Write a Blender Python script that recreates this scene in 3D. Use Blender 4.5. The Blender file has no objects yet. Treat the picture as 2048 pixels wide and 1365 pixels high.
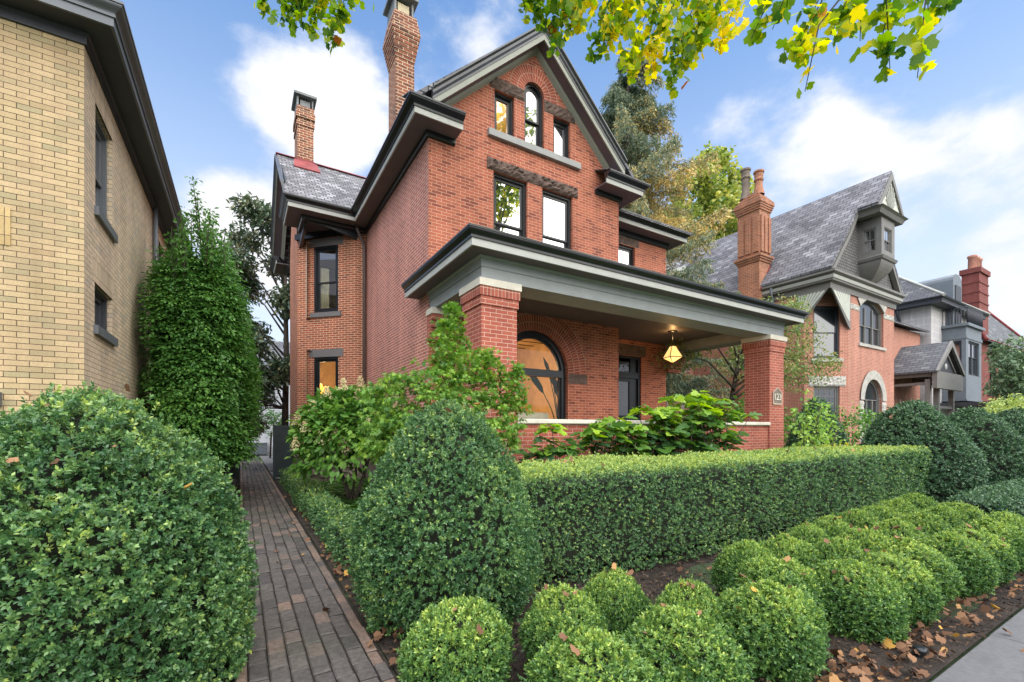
import bpy, bmesh, math, random
import numpy as np
from mathutils import Vector, Matrix
from mathutils.geometry import tessellate_polygon

R = math.radians
scene = bpy.context.scene
COL = scene.collection

# ------------------------------------------------------------------ camera
cam_d = bpy.data.cameras.new("camera"); cam = bpy.data.objects.new("camera", cam_d); COL.objects.link(cam)
cam.location = (0, 0, 1.6); cam.rotation_euler = (R(90), 0, R(-31.2))
cam_d.sensor_width = 36; cam_d.lens = 893 / 2048 * 36; cam_d.shift_y = (858 - 682.5) / 2048
cam_d.clip_start = 0.05; cam_d.clip_end = 2000
scene.camera = cam

# ------------------------------------------------------------------ world: sky with cumulus
SUN_EL, SUN_AZ = R(60), R(184)      # azimuth clockwise from +Y
world = bpy.data.worlds.new("World"); scene.world = world; world.use_nodes = True
def build_world():
    nt = world.node_tree; N = nt.nodes; L = nt.links; N.clear()
    out = N.new('ShaderNodeOutputWorld'); bg = N.new('ShaderNodeBackground')
    sky = N.new('ShaderNodeTexSky'); sky.sky_type = 'NISHITA'; sky.sun_disc = False
    sky.sun_elevation = SUN_EL; sky.sun_rotation = SUN_AZ; sky.air_density = 1.0; sky.dust_density = 0.4; sky.ozone_density = 2.2
    bg.inputs['Strength'].default_value = 0.103
    tc = N.new('ShaderNodeTexCoord')
    def math_(op, a, b=None, clamp=False):
        n = N.new('ShaderNodeMath'); n.operation = op; n.use_clamp = clamp
        for i, v in enumerate((a, b)):
            if v is None: continue
            if isinstance(v, (int, float)): n.inputs[i].default_value = v
            else: L.new(v, n.inputs[i])
        return n.outputs[0]
    nv = N.new('ShaderNodeVectorMath'); nv.operation = 'NORMALIZE'; L.new(tc.outputs['Generated'], nv.inputs[0])
    def noise(scale, detail, rough, off=0.0):
        n = N.new('ShaderNodeTexNoise'); n.inputs['Scale'].default_value = scale; n.inputs['Detail'].default_value = detail
        n.inputs['Roughness'].default_value = rough
        m = N.new('ShaderNodeMapping'); m.inputs['Location'].default_value = (off, off * .7, off * 1.3); m.inputs['Scale'].default_value = (1, 1, 1.7)
        L.new(nv.outputs[0], m.inputs[0]); L.new(m.outputs[0], n.inputs['Vector']); return n.outputs['Fac']
    big = noise(3.2, 9, .58); fine = noise(11, 6, .6, 3.1)
    dens = math_('ADD', math_('MULTIPLY', math_('SUBTRACT', big, .5), 2.3), math_('MULTIPLY', math_('SUBTRACT', fine, .5), .9))
    blobs = [((0.02, .83, .55), .075, .62), ((.09, .83, .55), .085, .85), ((.16, .80, .57), .085, .85), ((.12, .85, .51), .07, .7), ((.17, .84, .50), .05, .5),
             ((-.03, .93, .365), .07, .8), ((.045, .917, .396), .08, .85), ((.10, .94, .33), .1, .75),
             ((.35, .69, .64), .12, .36), ((.44, .66, .61), .09, .26),
             ((.72, .454, .526), .05, .5), ((.792, .418, .445), .085, .62), ((.80, .345, .491), .045, .75), ((.835, .318, .448), .055, .7),
             ((.871, .262, .415), .05, .36), ((.90, .19, .40), .06, .42), ((.93, .21, .30), .11, .28), ((.955, .17, .24), .14, .30), ((.88, .36, .30), .12, .20), ((.74, .62, .26), .2, .25),
             ((.62, -.68, .38), .55, .8), ((.45, -.75, .45), .3, .5), ((-.2, -.9, .4), .45, .55), ((-.9, .1, .4), .4, .4), ((.95, -.1, .28), .3, .4)]
    tot = None
    for d, s, w in blobs:
        v = Vector(d).normalized()
        dn = N.new('ShaderNodeVectorMath'); dn.operation = 'DISTANCE'; L.new(nv.outputs[0], dn.inputs[0]); dn.inputs[1].default_value = v
        q = math_('DIVIDE', dn.outputs['Value'], s)
        e = math_('MULTIPLY', math_('POWER', 2.718, math_('MULTIPLY', math_('MULTIPLY', q, q), -1.0)), w)
        tot = e if tot is None else math_('ADD', tot, e)
    dens = math_('SUBTRACT', math_('ADD', dens, tot), .36)
    mr = N.new('ShaderNodeMapRange'); mr.interpolation_type = 'SMOOTHSTEP'; mr.inputs['From Min'].default_value = -.12; mr.inputs['From Max'].default_value = .50
    L.new(dens, mr.inputs['Value'])
    shade = N.new('ShaderNodeMapRange'); shade.inputs['From Min'].default_value = .1; shade.inputs['From Max'].default_value = .85
    L.new(math_('ADD', dens, math_('MULTIPLY', fine, .25)), shade.inputs['Value'])
    cr = N.new('ShaderNodeValToRGB'); cr.color_ramp.elements[0].color = (3.9, 4.25, 4.95, 1); cr.color_ramp.elements[1].color = (5.1, 5.1, 5.25, 1)
    L.new(shade.outputs[0], cr.inputs[0])
    # thin bright haze near the horizon
    sep = N.new('ShaderNodeSeparateXYZ'); L.new(nv.outputs[0], sep.inputs[0])
    hz = N.new('ShaderNodeMapRange'); hz.interpolation_type = 'SMOOTHSTEP'; hz.inputs['From Min'].default_value = .0; hz.inputs['From Max'].default_value = .78
    hz.inputs['To Min'].default_value = .95; hz.inputs['To Max'].default_value = .0
    L.new(sep.outputs['Z'], hz.inputs['Value'])
    gain = N.new('ShaderNodeMix'); gain.data_type = 'RGBA'; gain.blend_type = 'MULTIPLY'; gain.inputs[0].default_value = 1
    L.new(sky.outputs[0], gain.inputs[6]); gain.inputs[7].default_value = (.96, 1.22, 1.36, 1)
    m1 = N.new('ShaderNodeMix'); m1.data_type = 'RGBA'; L.new(hz.outputs[0], m1.inputs[0]); L.new(gain.outputs[2], m1.inputs[6]); m1.inputs[7].default_value = (4.2, 4.5, 5.1, 1)
    m2 = N.new('ShaderNodeMix'); m2.data_type = 'RGBA'; L.new(mr.outputs[0], m2.inputs[0]); L.new(m1.outputs[2], m2.inputs[6]); L.new(cr.outputs[0], m2.inputs[7])
    L.new(m2.outputs[2], bg.inputs['Color']); L.new(bg.outputs[0], out.inputs[0])
build_world()
sun_d = bpy.data.lights.new("sun", 'SUN'); sun = bpy.data.objects.new("sun", sun_d); COL.objects.link(sun)
sun_d.energy = 4.0; sun_d.angle = R(112); sun_d.color = (1, .95, .87)
sd = Vector((math.sin(SUN_AZ) * math.cos(SUN_EL), math.cos(SUN_AZ) * math.cos(SUN_EL), math.sin(SUN_EL)))
sun.rotation_euler = sd.to_track_quat('Z', 'Y').to_euler()
vs = scene.view_settings; vs.view_transform = 'Standard'; vs.look = 'None'; vs.exposure = 1.05; vs.gamma = 1
scene.cycles.max_bounces = 6; scene.cycles.diffuse_bounces = 3; scene.cycles.glossy_bounces = 3; scene.cycles.transmission_bounces = 4; scene.cycles.transparent_max_bounces = 8
scene.cycles.use_adaptive_sampling = True; scene.cycles.adaptive_threshold = .012; scene.cycles.sample_clamp_indirect = 6
scene.cycles.use_denoising = True; scene.cycles.denoiser = 'OPENIMAGEDENOISE'; scene.cycles.denoising_input_passes = 'RGB_ALBEDO_NORMAL'; scene.cycles.denoising_prefilter = 'ACCURATE'

# ------------------------------------------------------------------ materials
def new_mat(name):
    m = bpy.data.materials.new(name); m.use_nodes = True
    nt = m.node_tree; return m, nt, nt.nodes, nt.links, nt.nodes['Principled BSDF']
def noise_node(N, L, vec, scale, detail=4, rough=.55):
    n = N.new('ShaderNodeTexNoise'); n.inputs['Scale'].default_value = scale; n.inputs['Detail'].default_value = detail; n.inputs['Roughness'].default_value = rough
    if vec is not None: L.new(vec, n.inputs['Vector'])
    return n.outputs['Fac']
def mixc(N, L, fac, a, b, blend='MIX'):
    n = N.new('ShaderNodeMix'); n.data_type = 'RGBA'; n.blend_type = blend
    for i, v in ((0, fac), (6, a), (7, b)):
        if isinstance(v, (int, float)): n.inputs[i].default_value = v
        elif isinstance(v, tuple): n.inputs[i].default_value = (*v, 1) if len(v) == 3 else v
        else: L.new(v, n.inputs[i])
    return n.outputs[2]
def mrange(N, L, v, a, b, c, d):
    n = N.new('ShaderNodeMapRange'); L.new(v, n.inputs[0])
    for i, x in enumerate((a, b, c, d)): n.inputs[i + 1].default_value = x
    return n.outputs[0]
def bump(N, L, h, strength, dist, bs):
    b = N.new('ShaderNodeBump'); b.inputs['Strength'].default_value = strength; b.inputs['Distance'].default_value = dist
    L.new(h, b.inputs['Height']); L.new(b.outputs[0], bs.inputs['Normal'])

def paint(name, col, rough=.5, var=.12, bumpy=0, scale=3, spec=.35):
    m, nt, N, L, bs = new_mat(name)
    tc = N.new('ShaderNodeTexCoord').outputs['Object']
    f = mrange(N, L, noise_node(N, L, tc, scale, 6), .3, .7, 1 - var, 1 + var)
    f2 = mrange(N, L, noise_node(N, L, tc, scale * 14, 3), .3, .7, 1 - var * .6, 1 + var * .6)
    c = mixc(N, L, 1.0, col, f, 'MULTIPLY'); c = mixc(N, L, 1.0, c, f2, 'MULTIPLY')
    L.new(c, bs.inputs['Base Color']); bs.inputs['Roughness'].default_value = rough; bs.inputs['Specular IOR Level'].default_value = spec
    if bumpy: bump(N, L, noise_node(N, L, tc, scale * 12, 6), bumpy, .02, bs)
    return m

def brick(name, c1, c2, mortar, w=.2133, h=.0667, ms=.006, rough=.8, stain=.18, stain_col=(.05, .04, .04), offset=.5, freq=2, bstr=.5, odd=None):
    m, nt, N, L, bs = new_mat(name)
    uv = N.new('ShaderNodeUVMap').outputs[0]
    obj = N.new('ShaderNodeTexCoord').outputs['Object']
    # tiny wobble so courses are not laser straight
    wn = N.new('ShaderNodeTexNoise'); wn.inputs['Scale'].default_value = 6; L.new(uv, wn.inputs['Vector'])
    va = N.new('ShaderNodeVectorMath'); va.operation = 'MULTIPLY_ADD'; L.new(wn.outputs['Color'], va.inputs[0]); va.inputs[1].default_value = (.006, .006, 0); L.new(uv, va.inputs[2])
    b = N.new('ShaderNodeTexBrick'); L.new(va.outputs[0], b.inputs['Vector'])
    b.offset = offset; b.offset_frequency = freq
    b.inputs['Scale'].default_value = 1; b.inputs['Brick Width'].default_value = w; b.inputs['Row Height'].default_value = h
    b.inputs['Mortar Size'].default_value = ms; b.inputs['Mortar Smooth'].default_value = .2; b.inputs['Bias'].default_value = 0
    b.inputs['Color1'].default_value = (0, 0, 0, 1); b.inputs['Color2'].default_value = (1, 1, 1, 1); b.inputs['Mortar'].default_value = (.5, .5, .5, 1)
    cr = N.new('ShaderNodeValToRGB'); e = cr.color_ramp.elements
    e[0].position = 0; e[0].color = (*c2, 1); e[1].position = 1; e[1].color = (*c1, 1)
    mid = cr.color_ramp.elements.new(.35); mid.color = tuple(.5 * (a + q) for a, q in zip(c1, c2)) + (1,)
    if odd: o = cr.color_ramp.elements.new(.08); o.color = (*odd, 1)
    L.new(b.outputs['Color'], cr.inputs[0])
    n1 = noise_node(N, L, obj, 1.3, 8, .65); n2 = noise_node(N, L, obj, 60, 3)
    c = mixc(N, L, b.outputs['Fac'], cr.outputs[0], mortar)
    c = mixc(N, L, 1.0, c, mrange(N, L, n2, .25, .75, .82, 1.18), 'MULTIPLY')
    c = mixc(N, L, mrange(N, L, n1, .45, .8, 0, stain), c, stain_col)
    n3 = noise_node(N, L, obj, .5, 4)
    c = mixc(N, L, 1.0, c, mrange(N, L, n3, .3, .7, .9, 1.1), 'MULTIPLY')
    mp = N.new('ShaderNodeMapping'); mp.inputs['Scale'].default_value = (2.6, 2.6, .22); L.new(obj, mp.inputs[0])
    c = mixc(N, L, 1.0, c, mrange(N, L, noise_node(N, L, mp.outputs[0], 1.0, 7, .65), .3, .72, .80, 1.13), 'MULTIPLY')
    L.new(c, bs.inputs['Base Color']); bs.inputs['Roughness'].default_value = rough; bs.inputs['Specular IOR Level'].default_value = .25
    inv = N.new('ShaderNodeMath'); inv.operation = 'SUBTRACT'; inv.inputs[0].default_value = 1; L.new(b.outputs['Fac'], inv.inputs[1])
    ad = N.new('ShaderNodeMath'); ad.operation = 'MULTIPLY_ADD'; L.new(n2, ad.inputs[0]); ad.inputs[1].default_value = .35; L.new(inv.outputs[0], ad.inputs[2])
    bump(N, L, ad.outputs[0], bstr, .008, bs)
    return m

def slate(name, c1, c2, w=.24, h=.15, dark=(.03, .03, .035), light=(.35, .35, .37), patch=.5):
    m, nt, N, L, bs = new_mat(name)
    uv = N.new('ShaderNodeUVMap').outputs[0]; obj = N.new('ShaderNodeTexCoord').outputs['Object']
    b = N.new('ShaderNodeTexBrick'); L.new(uv, b.inputs['Vector'])
    b.inputs['Scale'].default_value = 1; b.inputs['Brick Width'].default_value = w; b.inputs['Row Height'].default_value = h
    b.inputs['Mortar Size'].default_value = .015; b.inputs['Mortar Smooth'].default_value = .4
    b.inputs['Color1'].default_value = (0, 0, 0, 1); b.inputs['Color2'].default_value = (1, 1, 1, 1)
    cr = N.new('ShaderNodeValToRGB'); e = cr.color_ramp.elements; e[0].color = (*c2, 1); e[1].color = (*c1, 1)
    e[1].position = .85; k = cr.color_ramp.elements.new(1.0); k.color = (*light, 1)
    L.new(b.outputs['Color'], cr.inputs[0])
    n1 = noise_node(N, L, obj, .9, 7, .7)
    c = mixc(N, L, mrange(N, L, n1, .5, .68, 0, patch), cr.outputs[0], dark)
    n2 = noise_node(N, L, obj, 1.1, 5)
    c = mixc(N, L, b.outputs['Fac'], c, (.02, .02, .022))
    L.new(c, bs.inputs['Base Color']); bs.inputs['Roughness'].default_value = .7; bs.inputs['Specular IOR Level'].default_value = .22
    # each slate tilts up toward its lower edge
    sp = N.new('ShaderNodeSeparateXYZ'); L.new(uv, sp.inputs[0])
    md = N.new('ShaderNodeMath'); md.operation = 'DIVIDE'; L.new(sp.outputs[1], md.inputs[0]); md.inputs[1].default_value = h
    fr = N.new('ShaderNodeMath'); fr.operation = 'FRACT'; L.new(md.outputs[0], fr.inputs[0])
    iv = N.new('ShaderNodeMath'); iv.operation = 'SUBTRACT'; iv.inputs[0].default_value = 1; L.new(fr.outputs[0], iv.inputs[1])
    bump(N, L, iv.outputs[0], .6, .012, bs)
    return m

def foliage(name, dark, mid, light, trans=.25, rough=.45, spec=.35, young=None):
    m, nt, N, L, bs = new_mat(name)
    at = N.new('ShaderNodeAttribute'); at.attribute_name = 'tint'
    cr = N.new('ShaderNodeValToRGB'); e = cr.color_ramp.elements; e[0].color = (*dark, 1); e[1].color = (*light, 1); e[1].position = .8
    k = cr.color_ramp.elements.new(.45); k.color = (*mid, 1)
    if young: y = cr.color_ramp.elements.new(1.0); y.color = (*young, 1)
    L.new(at.outputs['Fac'], cr.inputs[0])
    L.new(cr.outputs[0], bs.inputs['Base Color']); bs.inputs['Roughness'].default_value = rough; bs.inputs['Specular IOR Level'].default_value = spec
    tr = N.new('ShaderNodeBsdfTranslucent'); hs = N.new('ShaderNodeHueSaturation'); hs.inputs['Value'].default_value = 1.5; hs.inputs['Saturation'].default_value = 1.1
    L.new(cr.outputs[0], hs.inputs['Color']); L.new(hs.outputs[0], tr.inputs['Color'])
    mx = N.new('ShaderNodeMixShader'); mx.inputs[0].default_value = trans
    L.new(bs.outputs[0], mx.inputs[1]); L.new(tr.outputs[0], mx.inputs[2]); L.new(mx.outputs[0], N['Material Output'].inputs[0])
    return m

def glass(name, refl, tint=(.02, .025, .03), see=False):
    m, nt, N, L, bs = new_mat(name)
    g = N.new('ShaderNodeBsdfGlossy'); g.inputs['Roughness'].default_value = .015; g.inputs['Color'].default_value = (.95, .96, 1, 1)
    n = noise_node(N, L, N.new('ShaderNodeTexCoord').outputs['Object'], 2.2, 1)
    bp = N.new('ShaderNodeBump'); bp.inputs['Strength'].default_value = .035; bp.inputs['Distance'].default_value = .05; L.new(n, bp.inputs['Height']); L.new(bp.outputs[0], g.inputs['Normal'])
    mx = N.new('ShaderNodeMixShader'); mx.inputs[0].default_value = refl
    if see:
        t = N.new('ShaderNodeBsdfTransparent'); t.inputs['Color'].default_value = (.93, .95, .93, 1); L.new(t.outputs[0], mx.inputs[1])
    else:
        bs.inputs['Base Color'].default_value = (*tint, 1); bs.inputs['Roughness'].default_value = .2; L.new(bs.outputs[0], mx.inputs[1])
    L.new(g.outputs[0], mx.inputs[2]); L.new(mx.outputs[0], N['Material Output'].inputs[0]); return m

def emit(name, col, s):
    m, nt, N, L, bs = new_mat(name)
    bs.inputs['Base Color'].default_value = (*col, 1); bs.inputs['Emission Color'].default_value = (*col, 1); bs.inputs['Emission Strength'].default_value = s
    return m

M = {}
M['brick'] = brick('face_brick', (.44, .130, .072), (.34, .094, .052), (.62, .42, .29), ms=.0042, odd=(.22, .055, .036))
M['brick_side'] = brick('side_brick_lightened', (.50, .175, .125), (.36, .12, .088), (.80, .64, .56), ms=.0058, stain=.18, stain_col=(.34, .20, .18))  # pinker weathered brick; missing side light is added to its colour
M['brick_bay'] = brick('bay_brick', (.42, .115, .06), (.24, .065, .04), (.74, .57, .38), ms=.0068, stain=.2)
M['brick_old'] = brick('chimney_brick', (.29, .095, .05), (.12, .045, .03), (.66, .50, .33), w=.23, h=.08, ms=.0085, stain=.4, bstr=.9)
M['brick_pier'] = brick('pier_brick', (.41, .112, .072), (.31, .08, .054), (.62, .44, .34), ms=.004)
M['brick_row'] = brick('rowlock_brick', (.41, .112, .072), (.30, .078, .052), (.62, .44, .34), w=.0667, h=.16, ms=.0042, offset=0)
M['brick_ring'] = brick('arch_brick', (.40, .10, .055), (.27, .065, .04), (.64, .47, .36), w=.0667, h=.19, ms=.0042, offset=.5)
M['brick_yellow'] = brick('yellow_brick', (.52, .39, .22), (.40, .29, .155), (.075, .05, .03), ms=.0042, stain=.4, stain_col=(.44, .29, .20), odd=(.36, .30, .17))
M['brick_yellow_side'] = brick('weathered_yellow_brick_lightened', (.68, .54, .38), (.55, .43, .29), (.13, .10, .08), ms=.0036, stain=.35, stain_col=(.52, .38, .31), odd=(.5, .43, .33))  # weathered pinker brick, base lightened to make up for dim side light
M['brick_yellow_sv'] = brick('soldier_brick_lightened', (.68, .54, .38), (.55, .43, .29), (.13, .10, .08), w=.0667, h=.2133, ms=.0036, offset=0)  # soldier course in the same light-boosted colour as the side wall
M['brick_yellow_v'] = brick('yellow_soldier_brick', (.58, .42, .2), (.44, .31, .14), (.11, .08, .06), w=.0667, h=.2133, ms=.0036, offset=0)
M['brick_orange'] = brick('orange_brick', (.43, .17, .115), (.34, .125, .085), (.60, .46, .36), ms=.0055, stain=.1)
M['brick_orange_old'] = brick('orange_chimney_brick', (.42, .15, .07), (.25, .085, .045), (.56, .44, .33), ms=.0062, stain=.3, bstr=.8)
M['brick_deep'] = brick('deep_red_brick', (.20, .055, .045), (.15, .04, .034), (.32, .14, .12), ms=.004, stain=.1)
M['slate'] = slate('weathered_slate', (.23, .22, .228), (.10, .098, .105), w=.2, h=.15)
M['slate_q'] = slate('neighbour_slate', (.225, .22, .235), (.125, .12, .13), w=.38, h=.21, light=(.30, .295, .31), patch=.6)
M['slate_d'] = slate('dark_slate', (.12, .125, .135), (.085, .088, .098), w=.4, h=.22, light=(.2, .2, .2), patch=.2)
M['shingle'] = slate('wall_shingle', (.17, .16, .155), (.13, .125, .12), w=.16, h=.13, light=(.19, .18, .175), patch=.0)
M['black'] = paint('black_trim_paint', (.012, .014, .017), .3, .2, spec=.5)
M['rake'] = paint('sheen_tinted_black_rake_paint', (.035, .037, .042), .35, .3, spec=.7)  # the black trim paint with sky sheen lightened into its base colour
M['blackflat'] = paint('dark_green_black_paint', (.012, .016, .019), .45, .2)
M['fascia'] = paint('pale_grey_trim_paint', (.42, .42, .385), .5, .06)
M['sage'] = paint('sage_grey_trim_paint', (.27, .275, .225), .5, .06)
M['soffit'] = paint('mauve_grey_soffit_paint', (.14, .115, .125), .6, .07)
M['grey'] = paint('porch_beam_grey_paint', (.27, .29, .29), .5, .08)
M['ceil'] = paint('porch_ceiling_paint', (.12, .105, .105), .55, .1)
M['darkgrey'] = paint('charcoal_trim_paint', (.045, .048, .058), .5, .12)
M['midgrey'] = paint('grey_gutter_paint', (.13, .14, .155), .4, .08)
M['qtrim'] = paint('taupe_trim_paint', (.17, .162, .15), .5, .1)
M['qlight'] = paint('pale_taupe_trim_paint', (.36, .36, .32), .5, .06)
M['limestone'] = paint('limestone', (.62, .575, .48), .8, .1, .15)
M['greystone'] = paint('smooth_grey_stone', (.30, .30, .285), .8, .08, .1)
M['sillpaint'] = paint('painted_grey_stone', (.155, .145, .145), .6, .08)
M['brown'] = paint('rock_faced_brownstone', (.125, .085, .068), .9, .35, .8, 6)
M['qstone'] = paint('rough_pale_limestone', (.40, .38, .34), .85, .2, .5, 4)
M['found'] = paint('rubble_foundation_stone', (.19, .15, .12), .9, .35, .8, 3)
M['metal'] = paint('galvanised_flue_metal', (.16, .17, .17), .4, .25)
M['metal_tan'] = paint('tan_flue_liner', (.55, .46, .3), .6, .1)
M['redflash'] = paint('red_painted_flashing', (.22, .04, .04), .6, .3)
M['downspout'] = paint('brown_downspout_paint', (.11, .085, .08), .4, .1)
M['stucco'] = brick('pale_stucco_blocks', (.50, .475, .47), (.46, .44, .44), (.66, .64, .62), w=1.15, h=.42, ms=.012, stain=.05, offset=.5, bstr=.15)
M['siding'] = brick('white_clapboard', (.66, .68, .70), (.62, .64, .66), (.34, .36, .38), w=60, h=.13, ms=.006, stain=.05, offset=0, bstr=.4)
M['glass'] = glass('sky_reflecting_glass', .8)
M['glass_half'] = glass('half_reflecting_glass', .38)
M['glass_dark'] = glass('dark_glass', .08)
M['glass_clear'] = glass('clear_glass', .05, see=True)
M['glass_dim'] = glass('dim_clear_glass', .22, see=True)
M['woodroom'] = paint('warm_wood_panelling', (.56, .39, .22), .6, .15)
M['plaster'] = paint('cream_plaster', (.6, .5, .38), .7, .05)
M['curtain'] = paint('cream_curtain', (.6, .55, .38), .8, .1)
M['fabric'] = paint('ivory_upholstery', (.6, .55, .42), .85, .05)
M['fence'] = paint('dark_green_fence_paint', (.022, .033, .034), .55, .25)
M['concrete'] = paint('sidewalk_concrete', (.12, .118, .12), .85, .16, .3, 2)
M['soil'] = paint('dark_mulch_soil', (.035, .026, .02), .95, .4, 1.0, 5)
M['grassy'] = paint('lawn_ground', (.04, .06, .025), .95, .3, .6, 2)
M['bark'] = paint('grey_brown_bark', (.075, .06, .048), .9, .3, .8, 6)
M['twig'] = paint('dark_twigs', (.04, .03, .022), .9, .3)
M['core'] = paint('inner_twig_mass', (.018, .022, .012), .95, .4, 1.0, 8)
M['acgrey'] = paint('grey_metal_cabinet', (.14, .16, .18), .5, .1)
M['bronze'] = paint('weathered_bronze', (.17, .14, .11), .45, .2)
M['bronze_lit'] = paint('polished_bronze_edge', (.5, .36, .27), .4, .1)
M['lampglass'] = emit('lit_lantern_glass', (1.0, .60, .20), .62)
M['bulb'] = emit('glowing_bulb', (1.0, .55, .15), 6)
M['lampglow'] = emit('lit_amber_lamp', (1.0, .42, .06), 1.6)
M['orange'] = paint('orange_ceramic', (.6, .13, .04), .4, .05)
M['fanwhite'] = paint('sage_fan_ornament', (.52, .53, .46), .6, .05)
M['interior'] = paint('unlit_room', (.05, .04, .035), .8, .1)
M['cord'] = paint('black_rubber', (.015, .015, .016), .6, .1)
# foliage
M['box'] = foliage('boxwood_leaves', (.030, .092, .036), (.070, .165, .058), (.18, .31, .09), .2, .33, .5, (.40, .50, .11))
M['box_ball'] = foliage('dwarf_boxwood_leaves', (.038, .105, .030), (.082, .18, .042), (.22, .35, .07), .2, .36, .42, (.42, .52, .10))
M['box_far'] = foliage('dark_boxwood_leaves', (.030, .078, .040), (.054, .12, .058), (.11, .20, .085), .12, .38, .42)
M['plantleaf'] = foliage('house_plant_leaves', (.015, .045, .018), (.02, .06, .022), (.03, .08, .03), .1, .5, .25)
M['hornbeam'] = foliage('hornbeam_leaves', (.042, .125, .032), (.085, .21, .042), (.17, .34, .065), .3, .42, .4)
M['magnolia'] = foliage('magnolia_leaves', (.045, .09, .05), (.10, .15, .085), (.27, .27, .14), .12, .3, .55)
M['maple'] = foliage('japanese_maple_leaves', (.06, .15, .03), (.13, .27, .038), (.27, .42, .06), .35, .45)
M['hydr'] = foliage('hydrangea_leaves', (.06, .15, .03), (.11, .25, .042), (.22, .37, .06), .28, .45)
M['panicle'] = foliage('hydrangea_flowers', (.5, .38, .24), (.68, .58, .34), (.75, .70, .44), .3, .7, .2)
M['oakleaf'] = foliage('oakleaf_leaves', (.05, .115, .05), (.12, .26, .04), (.34, .50, .04), .3, .4, .5)
M['young'] = foliage('young_shrub_leaves', (.12, .25, .08), (.24, .42, .08), (.38, .54, .12), .35, .5)
M['yellowleaf'] = foliage('golden_leaves', (.5, .46, .03), (.7, .62, .03), (.8, .62, .05), .3, .5)
M['tulip'] = foliage('tulip_tree_leaves', (.055, .14, .028), (.22, .36, .03), (.68, .68, .035), .58, .45, .3, (.88, .70, .03))
M['rust'] = foliage('rust_leaves', (.3, .10, .02), (.5, .16, .03), (.65, .28, .04), .4, .6)
M['spruce'] = foliage('spruce_needles', (.085, .14, .10), (.19, .24, .15), (.58, .43, .16), .2, .6, .2, (.78, .60, .25))
M['decid'] = foliage('yellowing_tree_leaves', (.11, .19, .04), (.22, .29, .06), (.48, .46, .10), .35, .5)
M['crab'] = foliage('crabapple_leaves', (.09, .17, .045), (.17, .25, .07), (.40, .36, .13), .3, .5)
M['olive'] = foliage('grey_green_leaves', (.07, .12, .065), (.11, .18, .09), (.18, .26, .12), .2, .5)
M['chart'] = foliage('chartreuse_leaves', (.2, .29, .08), (.32, .41, .1), (.46, .52, .15), .25, .5)
M['fern'] = foliage('fern_leaves', (.03, .08, .025), (.06, .14, .03), (.13, .25, .04), .25, .5)
M['litter'] = foliage('dry_brown_leaves', (.08, .042, .024), (.17, .088, .05), (.31, .17, .09), .1, .75, .2, (.5, .28, .06))
M['mulch'] = foliage('mulch_chips', (.022, .016, .012), (.05, .034, .024), (.10, .065, .045), 0, .9, .1)
M['paver'] = foliage('clay_pavers', (.058, .051, .048), (.094, .080, .072), (.175, .118, .09), 0, .7, .35)
def tune_paver():
    m = M['paver']; nt = m.node_tree; N, L = nt.nodes, nt.links; bs = N['Principled BSDF']
    tc = N.new('ShaderNodeTexCoord').outputs['Object']
    src = bs.inputs['Base Color'].links[0].from_socket
    c = mixc(N, L, 1.0, src, mrange(N, L, noise_node(N, L, tc, 30, 6), .25, .75, .6, 1.45), 'MULTIPLY')
    c = mixc(N, L, mrange(N, L, noise_node(N, L, tc, .8, 5), .45, .75, 0, .55), c, (.055, .06, .035))
    L.new(c, bs.inputs['Base Color']); bump(N, L, noise_node(N, L, tc, 55, 6), .5, .006, bs)
tune_paver()

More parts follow.
